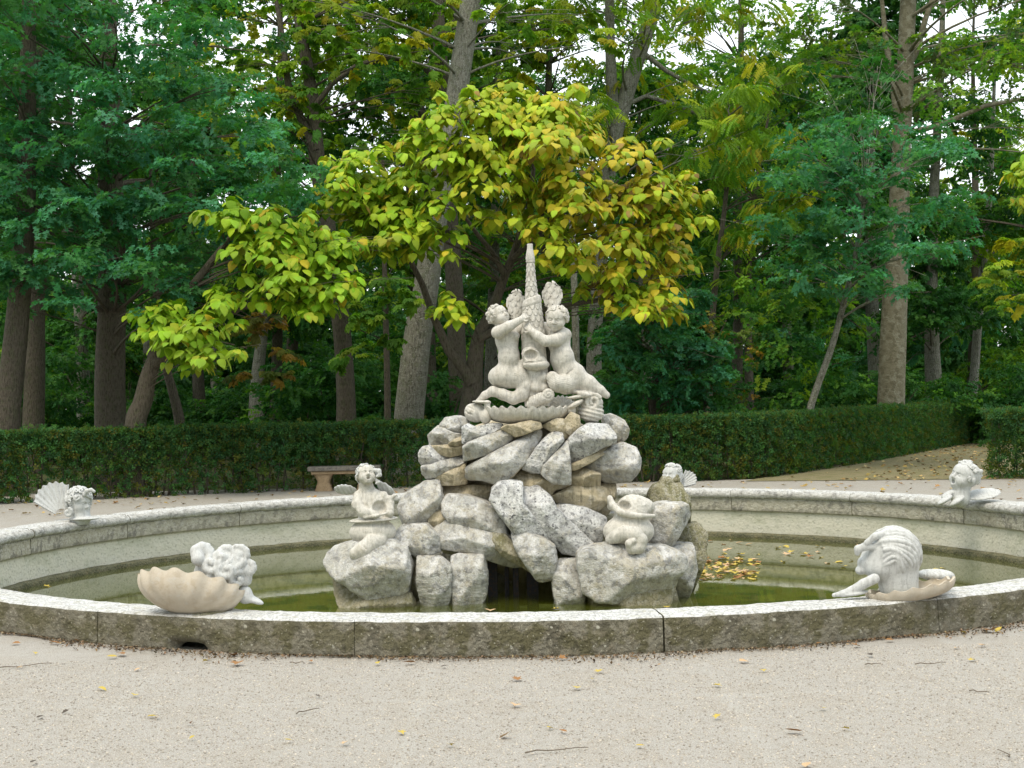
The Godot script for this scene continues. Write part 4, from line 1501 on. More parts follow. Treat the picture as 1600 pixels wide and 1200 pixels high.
	k.chain([e.call(336, 362, 0.98), 0.026, e.call(362, 420, 1.06), 0.034, e.call(410, 462, 1.12), 0.034, e.call(480, 482, 1.15), 0.03, e.call(560, 490, 1.15), 0.026, e.call(655, 490, 1.06), 0.018], 0.012)
	k.chain([e.call(336, 362, 0.98), 0.026, e.call(350, 420, 0.86), 0.04, e.call(420, 440, 0.84), 0.04], 0.015)
	k.chain([e.call(340, 660, 1.08), 0.05, e.call(385, 640, 1.14), 0.066, e.call(450, 615, 1.18), 0.074, e.call(515, 625, 1.21), 0.078, e.call(555, 665, 1.22), 0.072, e.call(545, 715, 1.23), 0.066, e.call(495, 725, 1.25), 0.056, e.call(478, 690, 1.28), 0.042, e.call(505, 672, 1.29), 0.028], 0.008)
	k.chain([e.call(300, 575, 1.10), 0.006, e.call(380, 565, 1.19), 0.008, e.call(470, 575, 1.2), 0.006], 0.012, true)
	k.chain([e.call(620, 545, 1.15), 0.005, e.call(655, 600, 1.1), 0.006, e.call(600, 680, 1.12), 0.006], 0.01, true)
	s = Shape.new()
	k.into(s)
	finish(root, "body", s, M.carved_stone)

	var f := crop(1000, 700, 12.0)
	root = thing("ruined_figure", f.call(520, 1000, 0.10), "mossy worn stump of a third stone figure, behind the headless shell figure", "statue")
	k = clay(f, [130, 1300, -0.20, 930, 560, 0.42], 0.009)
	k.cone(f.call(530, 1000, 0.10), 0.17, f.call(520, 900, 0.10), 0.15, 0.02)
	k.cone(f.call(520, 860, 0.10), 0.13, f.call(500, 700, 0.10), 0.095, 0.04)
	k.ball(f.call(700, 650, 0.12), Vector3(0.032, 0.09, 0.05), 0.03)
	k.ball(f.call(800, 970, 0.12), Vector3(0.09, 0.07, 0.10), 0.03)
	k.ball(f.call(270, 900, 0.12), Vector3(0.08, 0.10, 0.10), 0.03)
	var nz3 := rough(10, 14.0, 4)
	k.press(f.call(130, 1300, -0.20), f.call(930, 560, 0.42), func(p: Vector3) -> float: return 0.022 * nz3.get_noise_3d(p.x, p.y, p.z))
	s = Shape.new()
	k.into(s)
	finish(root, "body", s, M.rock_moss)


func build_rim_spouts() -> void:
	# front left: a great shell seen from outside, a curly head leaning inwards
	var a := crop(200, 830, 6.957)
	var root := thing("shell_spout", a.call(760, 900, 5.62), "large tan stone shell holding a white curly head, near left on the rim", "spout carving", "shell and head spouts on the rim")
	var b := Basis(Vector3.FORWARD, 0.17) * Basis(Vector3.RIGHT, -0.50)
	part("shell", shift(dish(a.call(690, 570, 5.50), b, 0.345, 0.23, 0.205, 14, 0.014, 0.016, 0.9, 1.05), root.position), root, M.tan_shell)
	var hc: Vector3 = a.call(1010, 440, 5.42)
	var hb := face_basis(Vector3(0.45, 0.25, -0.85), Vector3(0, 1, 0.2))
	var k := Clay.new(hc - Vector3(0.26, 0.20, 0.2), hc + Vector3(0.25, 0.21, 0.25), 0.0055)
	k.ball(hc, Vector3(0.175, 0.138, 0.15), 0.02)
	var r := RandomNumberGenerator.new()
	r.seed = 4
	for q in [[790, 235, 0.060], [1050, 240, 0.050], [1205, 255, 0.052], [1290, 405, 0.050], [1270, 530, 0.042], [920, 330, 0.055], [1120, 340, 0.06]]:
		k.ball(a.call(q[0], q[1], 5.45), Vector3(q[2] * 1.1, q[2], q[2] * 1.2), 0.03)
	for q in [[790, 235, 118, 0.026], [1050, 250, 105, 0.023], [1205, 265, 105, 0.023], [1290, 410, 100, 0.022], [1090, 410, 130, 0.024], [1200, 520, 100, 0.020], [920, 350, 110, 0.022], [990, 500, 100, 0.020]]:
		var p := []
		var spin := 1.0 if r.randf() < 0.5 else -1.0
		var start := r.randf() * TAU
		for j in 11:
			var t := j / 10.0
			var an := start + spin * t * 6.5
			var rr: float = q[2] * (1.15 - 0.95 * t)
			var w3: Vector3 = a.call(q[0] + cos(an) * rr, q[1] + sin(an) * rr * 0.9, 5.5)
			var dd := 1.0 - pow((w3.x - hc.x) / 0.19, 2.0) - pow((w3.y - hc.y) / 0.155, 2.0)
			w3.z = hc.z + sqrt(maxf(dd, 0.12)) * 0.15 + 0.012 * t
			p.append_array([w3, q[3] * (0.62 + 0.45 * sin(t * 2.6))])
		k.chain(p, 0.006)
	for i in 9:
		var t := i / 8.0
		var e: Vector3 = a.call(lerpf(800.0, 1250.0, t), 250.0 + 160.0 * absf(t - 0.45), 5.50)
		k.chain([a.call(920 + 60 * t, 560, 5.55), 0.014, (e + a.call(930 + 50 * t, 540, 5.60)) * 0.5, 0.024, e, 0.026], 0.006)
	var hp := hc
	k.press(hc - Vector3.ONE * 0.3, hc + Vector3.ONE * 0.3, func(p: Vector3) -> float: return 0.0016 * sin((p.x - hp.x) * 420.0 + 3.0 * sin((p.y - hp.y) * 60.0)))
	k.chain([a.call(760, 300, 5.55), 0.045, a.call(740, 210, 5.52), 0.036, a.call(800, 170, 5.50), 0.032, a.call(870, 240, 5.50), 0.03], 0.01)
	var s := Shape.new()
	k.into(s)
	finish(root, "head", s, M.white_stone)
	k = clay(a, [1150, 860, 5.25, 1540, 560, 5.6], 0.006)
	k.ball(a.call(1330, 730, 5.44), Vector3(0.095, 0.022, 0.06), 0.02, Basis(Vector3.FORWARD, 0.42))
	k.ball(a.call(1270, 690, 5.46), Vector3(0.05, 0.06, 0.05), 0.03)
	s = Shape.new()
	k.into(s)
	finish(root, "fin", s, M.white_stone)
	k = clay(a, [560, 930, 5.3, 1250, 820, 5.75], 0.008)
	k.ball(a.call(880, 885, 5.52), Vector3(0.14, 0.03, 0.12), 0.01)
	s = Shape.new()
	k.into(s)
	finish(root, "foot", s, M.rock_wet)

	# front right: back of a head with combed waves above a scalloped shell
	var c := crop(1290, 810, 7.27)
	root = thing("shell_spout", c.call(900, 880, 5.55), "white stone head with combed wavy hair over a scalloped shell, near right on rim", "spout carving", "shell and head spouts on the rim")
	part("shell", shift(dish(c.call(960, 765, 5.52), Basis(Vector3.FORWARD, -0.16) * Basis(Vector3.RIGHT, -0.05), 0.295, 0.19, 0.095, 15, 0.012, 0.018, 0.6, 0.62), root.position), root, M.tan_shell)
	k = clay(c, [940, 800, 5.1, 1560, 480, 5.5], 0.006)
	k.ball(c.call(1250, 640, 5.32), Vector3(0.125, 0.036, 0.09), 0.02, Basis(Vector3.FORWARD, 0.05))
	var uc: Vector3 = c.call(1120, 660, 5.32)
	k.press(uc - Vector3.ONE * 0.4, uc + Vector3.ONE * 0.4, func(p: Vector3) -> float: return 0.0035 * sin(atan2(p.z - uc.z, p.x - uc.x) * 24.0))
	s = Shape.new()
	k.into(s)
	finish(root, "upper_shell", s, M.white_stone)
	hc = c.call(775, 400, 5.45)
	k = clay(c, [240, 850, 5.18, 1180, 40, 5.72], 0.0055)
	k.ball(hc, Vector3(0.172, 0.168, 0.165), 0.02)
	k.ball(c.call(650, 545, 5.46), Vector3(0.115, 0.09, 0.12), 0.05)
	k.ball(c.call(510, 480, 5.40), Vector3(0.060, 0.080, 0.08), 0.05)
	k.cone(c.call(815, 560, 5.45), 0.132, c.call(830, 760, 5.46), 0.125, 0.04)
	k.ball(c.call(395, 590, 5.42), Vector3(0.034, 0.030, 0.035), 0.02)
	k.ball(c.call(405, 500, 5.42), Vector3(0.025, 0.03, 0.03), 0.02)
	# hair: ridged strands swept round from the brow over the crown
	var pole := Vector3(-0.28, -0.42, 0.86).normalized()
	var pu := (Vector3.UP - pole * pole.y).normalized()
	var pw := pu.cross(pole)
	for i in 15:
		var th := deg_to_rad(14.0 + 8.2 * i)
		var p := []
		for j in 15:
			var az := lerpf(-2.35 - 0.02 * i, 2.35 - 0.03 * i, j / 14.0)
			var t2 := th + 0.055 * sin(az * 3.0 + 0.8 * i)
			var dd := pole * cos(t2) + (pu * cos(az) + pw * sin(az)) * sin(t2)
			if dd.x < -0.62 and dd.y < 0.35 or dd.y < -0.62:
				continue
			p.append_array([hc + dd * Vector3(0.172, 0.170, 0.166) * (1.0 + 0.03 * sin(i * 2.4)), 0.0125 + 0.003 * sin(i * 1.7 + j * 0.5)])
		if p.size() >= 4:
			k.chain(p, 0.004)
	k.chain([c.call(470, 275, 5.52), 0.020, c.call(560, 205, 5.54), 0.022, c.call(700, 160, 5.50), 0.024, c.call(800, 125, 5.47), 0.024, c.call(900, 180, 5.46), 0.018], 0.01)
	k.chain([c.call(560, 320, 5.52), 0.02, c.call(450, 320, 5.5), 0.026, c.call(370, 350, 5.48), 0.026, c.call(360, 395, 5.48), 0.018], 0.01)
	s = Shape.new()
	k.into(s)
	finish(root, "head", s, M.white_stone)
	k = clay(c, [0, 960, 5.35, 700, 560, 5.75], 0.0055)
	k.chain([c.call(555, 685, 5.58), 0.034, c.call(430, 745, 5.58), 0.032, c.call(300, 815, 5.56), 0.026, c.call(190, 855, 5.56), 0.020, c.call(95, 872, 5.56), 0.014], 0.01)
	k.ball(c.call(330, 850, 5.55), Vector3(0.09, 0.016, 0.05), 0.015, Basis(Vector3.FORWARD, -0.12))
	s = Shape.new()
	k.into(s)
	finish(root, "fin", s, M.white_stone)
	k = clay(c, [420, 950, 5.3, 1330, 800, 5.75], 0.008)
	k.ball(c.call(880, 890, 5.50), Vector3(0.19, 0.028, 0.12), 0.01)
	s = Shape.new()
	k.into(s)
	finish(root, "foot", s, M.rock_wet)

	# far left
	var e := crop(40, 740, 11.43)
	root = thing("shell_spout", e.call(850, 820, -2.1), "white curly head with an upright fan shell behind it, far left on the rim", "spout carving", "shell and head spouts on the rim")
	part("shell", shift(fan(e.call(690, 800, -2.12), face_basis(Vector3(0.25, 0.30, 0.9), Vector3(0, 1, 0)), 1.45, 2.60, 0.46, 7, 0.05, 0.022), root.position), root, M.white_stone)
	hc = e.call(960, 510, -2.08)
	hb = face_basis(Vector3(0.86, -0.15, 0.45), Vector3(0.15, 1, 0))
	k = clay(e, [540, 850, -2.36, 1360, 190, -1.78], 0.006)
	head(k, hc, hb, 0.125, 1.0)
	curls(k, hc, hb, 0.14, 60, 33, 0.27, -0.85, 0.35)
	k.chain([e.call(1050, 380, -1.98), 0.024, e.call(1090, 310, -1.97), 0.024, e.call(1170, 290, -1.96), 0.022, e.call(1225, 320, -1.96), 0.018], 0.01)
	var pts := []
	for i in 14:
		var t := i / 13.0
		var an := 1.2 - t * 8.0
		pts.append_array([e.call(760 + cos(an) * 75 * (1.0 - 0.8 * t), 695 - sin(an) * 75 * (1.0 - 0.8 * t), -1.93), 0.022 * (1.0 - 0.4 * t)])
	k.chain(pts, 0.008)
	k.cone(e.call(960, 640, -2.08), 0.11, e.call(980, 790, -2.08), 0.12, 0.03)
	k.ball(e.call(1040, 800, -2.05), Vector3(0.185, 0.022, 0.14), 0.02)
	s = Shape.new()
	k.into(s)
	finish(root, "head", s, M.white_stone)

	# far right
	var f := crop(1440, 700, 10.907)
	root = thing("winged_head_spout", f.call(680, 940, -2.1), "pale stone child's head with open mouth and flat wing, far right on the rim", "spout carving", "shell and head spouts on the rim")
	hc = f.call(735, 490, -2.06)
	hb = face_basis(Vector3(-0.86, 0.30, 0.42), Vector3(0.3, 0.95, 0.1))
	k = clay(f, [240, 1010, -2.36, 1120, 235, -1.80], 0.006)
	head(k, hc, hb, 0.150, 0.8)
	k.cone(f.call(690, 620, -2.08), 0.10, f.call(660, 860, -2.06), 0.11, 0.03)
	k.ball(f.call(400, 885, -1.96), Vector3(0.10, 0.030, 0.07), 0.02, Basis(Vector3.FORWARD, -0.55))
	k.ball(f.call(600, 905, -1.92), Vector3(0.105, 0.034, 0.075), 0.02, Basis(Vector3.FORWARD, -0.55))
	k.ball(f.call(450, 790, -2.06), Vector3(0.09, 0.035, 0.07), 0.02, Basis(Vector3.FORWARD, -0.5))
	s = Shape.new()
	k.into(s)
	finish(root, "head", s, M.white_stone)
	k = clay(f, [380, 800, -2.40, 1120, 215, -1.80], 0.006)
	curls(k, hc, hb, 0.150, 44, 40, 0.18, -0.5, 0.75)
	k.chain([f.call(720, 295, -2.0), 0.034, f.call(830, 330, -1.98), 0.034, f.call(930, 395, -1.98), 0.03, f.call(1010, 395, -1.98), 0.026], 0.01)
	s = Shape.new()
	k.into(s)
	finish(root, "hair", s, M.white_stone)
	k = clay(f, [690, 960, -2.40, 1400, 590, -1.85], 0.006)
	k.ball(f.call(1040, 785, -2.10), Vector3(0.215, 0.026, 0.15), 0.01, Basis(Vector3.FORWARD, -0.16) * Basis(Vector3.RIGHT, 0.32))
	var wc: Vector3 = f.call(780, 800, -2.1)
	k.press(wc - Vector3.ONE, wc + Vector3.ONE, func(p: Vector3) -> float: return 0.003 * sin(atan2(p.z - wc.z, p.x - wc.x) * 30.0))
	s = Shape.new()
	k.into(s)
	finish(root, "wing", s, M.white_stone)

	# far middle, half hidden by the worn figure
	var h := crop(1000, 700, 12.0)
	root = thing("shell_spout", h.call(700, 760, -5.75), "small white curly head with a shell, on the far rim behind the mossy stump", "spout carving", "shell and head spouts on the rim")
	hc = h.call(600, 520, -5.76)
	hb = face_basis(Vector3(-0.5, 0.2, 0.8), Vector3(0, 1, 0))
	k = clay(h, [230, 800, -6.1, 880, 230, -5.4], 0.008)
	head(k, hc, hb, 0.135, 1.0)
	curls(k, hc, hb, 0.14, 44, 50, 0.26, -0.7, 0.5)
	k.cone(h.call(620, 640, -5.76), 0.11, h.call(640, 780, -5.76), 0.13, 0.03)
	s = Shape.new()
	k.into(s)
	finish(root, "head", s, M.white_stone)
	part("shell", shift(fan(h.call(690, 740, -5.78), face_basis(Vector3(-0.2, 0.35, 0.9), Vector3(0, 1, 0)), 0.15, 1.05, 0.32, 6, 0.04, 0.022), root.position), root, M.white_stone)


func build_bench() -> void:
	var root := thing("stone_bench", at(545, 765, -10.2) * Vector3(1, 0, 1), "stone bench with a grey slab on ochre feet, before the hedge left of the fountain", "bench")
	var z := -10.2
	var p := at(538, 728, z)
	var top := p.y - 0.0
	var bx := p.x - root.position.x
	var turn := Basis(Vector3.UP, 0.05)
	var s := Shape.new()
	s.box(Vector3(-0.63, top - 0.075, -0.24), Vector3(0.63, top, 0.24), Transform3D(turn, Vector3(bx, 0, 0)), 0.012)
	part("seat", s.mesh(), root, M.bench_top)
	s = Shape.new()
	s.box(Vector3(-0.57, top - 0.135, -0.20), Vector3(0.57, top - 0.076, 0.20), Transform3D(turn, Vector3(bx, 0, 0)), 0.01)
	part("apron", s.mesh(), root, M.bench_stone)
	for i in 2:
		var x := -0.36 if i == 0 else 0.36
		var g := grid(10, 40, func(u: float, v: float) -> Vector3:
			var y := lerpf(-0.03, top - 0.136, v)
			var t := y / (top - 0.13)
			var out := 0.13 + 0.03 * smoothstep(0.75, 1.0, t) - 0.025 * sin(clampf((t - 0.3) / 0.45, 0.0, 1.0) * PI) + 0.02 * (1.0 - smoothstep(0.0, 0.25, t))
			var an := u * TAU
			var sx := clampf(cos(an) * 1.6, -1.0, 1.0)
			var sz := clampf(sin(an) * 1.6, -1.0, 1.0)
			return turn * Vector3(x + sx * out, y, sz * 0.17) + Vector3(bx, 0, 0), true, true)
		part("leg", g.mesh(), root, M.bench_stone)


# ---------------------------------------------------------------- leaves
func leaf_blade(s: Shape, base: Vector3, dir: Vector3, up: Vector3, long: float, wide: float, kind: int, droop := 0.25, col := Color.WHITE) -> void:
	var d := dir.normalized()
	var side := d.cross(up).normalized()
	var n := side.cross(d).normalized()
	var rim: Array
	match kind:
		0:   # plain pointed oval
			rim = [Vector2(0.0, 0.0), Vector2(0.25, 0.42), Vector2(0.6, 0.42), Vector2(1.0, 0.0)]
		1:   # heart
			rim = [Vector2(0.06, 0.0), Vector2(-0.06, 0.28), Vector2(0.16, 0.54), Vector2(0.46, 0.48), Vector2(0.74, 0.24), Vector2(1.0, 0.0)]
		2:   # maple
			rim = [Vector2(0.0, 0.0), Vector2(0.08, 0.52), Vector2(0.26, 0.30), Vector2(0.58, 0.56), Vector2(0.55, 0.20), Vector2(1.0, 0.0)]
		_:
			rim = [Vector2(0.0, 0.0), Vector2(0.5, 0.3), Vector2(1.0, 0.0)]
	var mid := func(t: float) -> Vector3: return base + d * long * t - n * droop * long * t * t
	for h: float in [-1.0, 1.0]:
		for i in rim.size() - 1:
			var a: Vector2 = rim[i]
			var b: Vector2 = rim[i + 1]
			var ma: Vector3 = mid.call(clampf(a.x, 0.03, 1.0))
			var mb: Vector3 = mid.call(b.x)
			var ra: Vector3 = mid.call(a.x) + side * h * a.y * wide + n * a.y * wide * 0.30
			var rb: Vector3 = mid.call(b.x) + side * h * b.y * wide + n * b.y * wide * 0.30
			if h > 0:
				s.tri(ma, mb, rb, col)
				if a.y > 0.0:
					s.tri(ma, rb, ra, col)
			else:
				s.tri(ma, rb, mb, col)
				if a.y > 0.0:
					s.tri(ma, ra, rb, col)


func heart_leaf() -> ArrayMesh:
	var s := grid(6, 9, func(u: float, v: float) -> Vector3:
		var x := u * 2.0 - 1.0
		var w := 0.5 * pow(sin(pow(v, 0.62) * PI), 0.75) * (1.0 - 0.25 * v) + 0.004
		var lobe := -0.13 * absf(x) * (1.0 - smoothstep(0.0, 0.35, v))
		var z := v + lobe
		return Vector3(x * w, -0.30 * z * z - 0.10 * x * x * (0.5 + v) + 0.05 * absf(x) + 0.02 * sin(v * 9.0) * x * x, z))
	return s.mesh()


func spray(kind: String, seed_: int) -> ArrayMesh:   # a leafy twig about 1 unit long, growing along +z with +y up
	var r := RandomNumberGenerator.new()
	r.seed = seed_
	var s := Shape.new()
	match kind:
		"maple":
			for i in 13:
				var t := i / 12.0
				var side := (1.0 if i % 2 else -1.0)
				var base := Vector3(side * r.randf_range(0.03, 0.30) * (1.1 - t * 0.6), r.randf_range(-0.10, 0.10) - t * t * 0.12, lerpf(-0.2, 0.7, t))
				var dir := Vector3(side * r.randf_range(0.3, 1.0), r.randf_range(-0.55, 0.1), r.randf_range(0.2, 1.0))
				leaf_blade(s, base, dir, Vector3(r.randfn() * 0.3, 1, r.randfn() * 0.3), r.randf_range(0.24, 0.34), r.randf_range(0.24, 0.32), 2, 0.2)
		"oval":
			for i in 15:
				var t := i / 14.0
				var side := (1.0 if i % 2 else -1.0)
				var base := Vector3(side * r.randf_range(0.0, 0.22), r.randf_range(-0.12, 0.12), lerpf(-0.3, 0.7, t))
				var dir := Vector3(side * r.randf_range(0.3, 1.1), r.randf_range(-0.6, 0.2), r.randf_range(0.1, 1.0))
				leaf_blade(s, base, dir, Vector3(r.randfn() * 0.4, 1, r.randfn() * 0.4), r.randf_range(0.26, 0.38), r.randf_range(0.20, 0.26), 0, 0.25)
		"chestnut":
			for i in 4:
				var base := Vector3(r.randf_range(-0.35, 0.35), r.randf_range(-0.1, 0.1), r.randf_range(-0.2, 0.5))
				var ax := Vector3(r.randfn() * 0.25, 1, r.randfn() * 0.25).normalized()
				for q in 6:
					var a := -1.9 + 3.8 * q / 5.0
					var dir := Vector3(sin(a), r.randf_range(-0.5, -0.2), cos(a))
					leaf_blade(s, base, dir, ax, r.randf_range(0.34, 0.44) * (1.0 - 0.09 * absf(a)), 0.22, 0, 0.3)
		"pinnate":
			for i in 5:
				var b := Basis(Vector3.UP, r.randf_range(-0.8, 0.8)) * Basis(Vector3.RIGHT, r.randf_range(0.0, 0.5))
				var o := Vector3(r.randf_range(-0.3, 0.3), r.randf_range(-0.1, 0.1), r.randf_range(-0.3, 0.2))
				for q in 7:
					for h: float in [-1.0, 1.0]:
						leaf_blade(s, o + b * Vector3(0, -0.02 * q * q * 0.2, q * 0.09), b * Vector3(h, -0.25, 0.5), Vector3.UP, 0.17, 0.085, 0, 0.25)
		"hedge":
			for i in 16:
				var base := Vector3(r.randf_range(-0.4, 0.4), r.randf_range(-0.4, 0.4), r.randf_range(-0.4, 0.4))
				var dir := Vector3(r.randfn(), r.randfn() * 0.6, r.randfn() + 0.6)
				leaf_blade(s, base, dir, Vector3(r.randfn() * 0.5, 1, r.randfn() * 0.5 + 0.3), r.randf_range(0.24, 0.36), r.randf_range(0.2, 0.26), 0, 0.15)
		"heart":
			for i in 6:
				var a := TAU * i / 6.0 + r.randf_range(-0.4, 0.4)
				var base := Vector3(sin(a) * 0.22, r.randf_range(-0.12, 0.12), cos(a) * 0.22)
				leaf_blade(s, base, Vector3(sin(a), r.randf_range(-1.2, -0.3), cos(a)), Vector3.UP, r.randf_range(0.45, 0.62), r.randf_range(0.44, 0.56), 1, 0.3)
	return s.mesh()


func pick(r: RandomNumberGenerator, tones: Array) -> Color:
	var c: Color = tones[r.randi() % tones.size()]
	var k := r.randf_range(0.72, 1.22)
	return Color(c.r * k * r.randf_range(0.92, 1.08), c.g * k, c.b * k * r.randf_range(0.85, 1.15))


func build_hedges() -> void:
	var mesh_ := spray("hedge", 71)
	var greens := [Color(0.060, 0.165, 0.056), Color(0.078, 0.200, 0.068), Color(0.048, 0.135, 0.052), Color(0.095, 0.235, 0.062), Color(0.110, 0.195, 0.040)]
	var dull := [Color(0.12, 0.165, 0.030), Color(0.17, 0.18, 0.034), Color(0.065, 0.12, 0.034)]
	var back := PackedVector2Array([Vector2(-13.5, -6.0), Vector2(-10.5, -7.6), Vector2(-8.3, -8.9), Vector2(-5.5, -10.2), Vector2(-2.5, -10.9), Vector2(0.5, -11.1), Vector2(2.6, -11.0), Vector2(3.5, -11.15), Vector2(4.2, -11.6), Vector2(4.75, -12.3), Vector2(5.5, -13.5), Vector2(7.2, -16.2), Vector2(9.2, -19.8), Vector2(11.2, -23.4), Vector2(13.0, -26.6)])
	hedge("back_hedge", back, 1.20, 0.75, mesh_, greens, dull, "long clipped green hedge curving behind the basin, thin and see-through low down", 71, 1.0)
	var right := PackedVector2Array([Vector2(8.12, -10.2), Vector2(9.4, -10.0), Vector2(11.5, -9.6), Vector2(14.0, -8.4)])
	hedge("right_hedge", right, 1.22, 0.95, mesh_, greens, dull, "clipped dark green hedge block at the right edge beside the leafy path", 72, 1.0)
	var far := PackedVector2Array([Vector2(3.5, -25.5), Vector2(8.0, -27.5), Vector2(13.0, -30.5), Vector2(22.0, -31.0)])
	hedge("far_hedge", far, 1.30, 0.8, mesh_, greens, dull, "low dark hedge in the shade of the trees, beyond the near hedge on the right", 73, 0.5)
	var far2 := PackedVector2Array([Vector2(-5.5, -20.0), Vector2(-2.5, -20.4), Vector2(0.5, -20.2)])
	hedge("far_hedge", far2, 1.05, 0.7, mesh_, greens, dull, "short dark hedge in the shade, seen between the trunks left of the winged figures", 74, 0.5)


func hedge(called: String, line: PackedVector2Array, high: float, wide: float, mesh_: ArrayMesh, greens: Array, dull: Array, label: String, seed_: int, dense: float) -> void:
	var r := RandomNumberGenerator.new()
	r.seed = seed_
	var root := thing(called.replace("back_", "").replace("right_", "").replace("far_", ""), Vector3(line[line.size() / 2].x, 0, line[line.size() / 2].y), label, "hedge", "clipped hedges")
	var n := rough(seed_, 0.9, 3)
	var where: Array[Transform3D] = []
	var cols := PackedColorArray()
	var stems := Shape.new()
	for i in line.size() - 1:
		var a := line[i]
		var b := line[i + 1]
		var len_ := a.distance_to(b)
		var dir := (b - a) / len_
		var nor := Vector2(-dir.y, dir.x)
		var count := int(len_ * 1150.0 * dense * high)
		for q in count:
			var t := r.randf()
			var y := r.randf()
			var side := r.randf_range(-1.0, 1.0)
			var kind := r.randf()
			if kind < 0.62:      # the two faces
				side = (1.0 if r.randf() < 0.6 else -1.0) * (1.0 - absf(r.randfn()) * 0.16)
			elif kind < 0.86:    # the shorn top
				y = 1.0 - absf(r.randfn()) * 0.05
			var xz := a + dir * t * len_ + nor * side * wide * 0.5
			var thin := n.get_noise_2d(xz.x * 0.7, xz.y * 0.7) * 0.5 + 0.5
			if y < 0.72 and r.randf() > lerpf(0.50 if a.x > 1.0 or a.x < -9.0 else 0.32, 1.0, smoothstep(0.12, 0.72, y)) * lerpf(0.55, 1.2, smoothstep(0.3, 0.65, thin)):
				continue
			var bulge := 0.035 * n.get_noise_3d(xz.x * 3.0, y * 4.0, xz.y * 3.0)
			xz += nor * side * bulge
			var size := r.randf_range(0.085, 0.145)
			var p := Vector3(xz.x, y * high * (1.0 - 0.03 * thin) + 0.030 * n.get_noise_2d(xz.x * 4.0, xz.y * 4.0), xz.y) - root.position
			if y > 0.97:
				size *= 0.75
				if r.randf() < 0.05:
					p.y += r.randf_range(0.02, 0.09)
			where.append(Transform3D(Basis.from_euler(Vector3(r.randf() * TAU, r.randf() * TAU, r.randf() * TAU)).scaled(Vector3.ONE * size), p))
			cols.append(pick(r, dull if r.randf() < 0.18 + 0.25 * (1.0 - y) else greens))
		for q in int(len_ * 9.0):
			var xz := a + dir * r.randf() * len_ + nor * r.randf_range(-0.3, 0.3) * wide
			var pts := PackedVector3Array()
			var rad := PackedFloat32Array()
			var lean := Vector3(r.randf_range(-0.18, 0.18), 0, r.randf_range(-0.12, 0.12))
			for j in 5:
				var t := j / 4.0
				pts.append(Vector3(xz.x, -0.03 + high * 0.92 * t, xz.y) - root.position + lean * t + Vector3(r.randf_range(-0.02, 0.02), 0, r.randf_range(-0.02, 0.02)))
				rad.append(r.randf_range(0.014, 0.02) * (1.0 - 0.6 * t))
			stems.tube(pts, rad, 5)
	var st := part("stems", stems.mesh(), root, M.dark_bark)
	st.set_meta("kind", "stuff")
	scatter("foliage", mesh_, M.leaf, where, cols, root)


# ---------------------------------------------------------------- trees
var sprays := {}

class Tree3:
	var root: Node3D
	var trunk := Shape.new()
	var path := PackedVector3Array()
	var radii := PackedFloat32Array()
	var where: Array[Transform3D] = []
	var cols := PackedColorArray()


func tree_at(label: String, called: String, bark: Material, depth: float, trunk_px: Array, tseed: int, group := "") -> Tree3:
	# trunk_px: x, y, width (photograph pixels) from the foot upwards, all at that depth
	var t := Tree3.new()
	var z := EYE.z - depth
	var foot := at(trunk_px[0], trunk_px[1], z)
	foot.y = 0.0
	t.root = thing(called, foot, label, "tree", group)
	var raw := PackedVector3Array()
	var rr := PackedFloat32Array()
	raw.append(Vector3(0, -0.15, 0))
	rr.append(trunk_px[2] * 0.5 * depth / FOCAL * 1.12)
	for i in range(0, trunk_px.size(), 3):
		var p := at(trunk_px[i], trunk_px[i + 1], z) - foot
		if p.y < 0.05:
			continue
		raw.append(p)
		rr.append(trunk_px[i + 2] * 0.5 * depth / FOCAL)
	for i in raw.size() - 1:
		for j in 4:
			var f := j / 4.0
			t.path.append(raw[i].cubic_interpolate(raw[i + 1], raw[maxi(i - 1, 0)], raw[mini(i + 2, raw.size() - 1)], f))
			t.radii.append(lerpf(rr[i], rr[i + 1], f))
	t.path.append(raw[-1])
	t.radii.append(rr[-1])
	t.trunk.tube(t.path, t.radii, 14, 0.05, tseed, 0.35)
	part("trunk", t.trunk.mesh(), t.root, bark)
	t.trunk = Shape.new()
	return t


func limb(t: Tree3, pts_px: Array, depth: float) -> void:    # x, y, width of a traced limb
	var z := EYE.z - depth
	var p := PackedVector3Array()
	var r := PackedFloat32Array()
	for i in range(0, pts_px.size(), 3):
		p.append(at(pts_px[i], pts_px[i + 1], z) - t.root.position)
		r.append(pts_px[i + 2] * 0.5 * depth / FOCAL)
	t.trunk.tube(p, r, 9, 0.04, int(pts_px[0]))


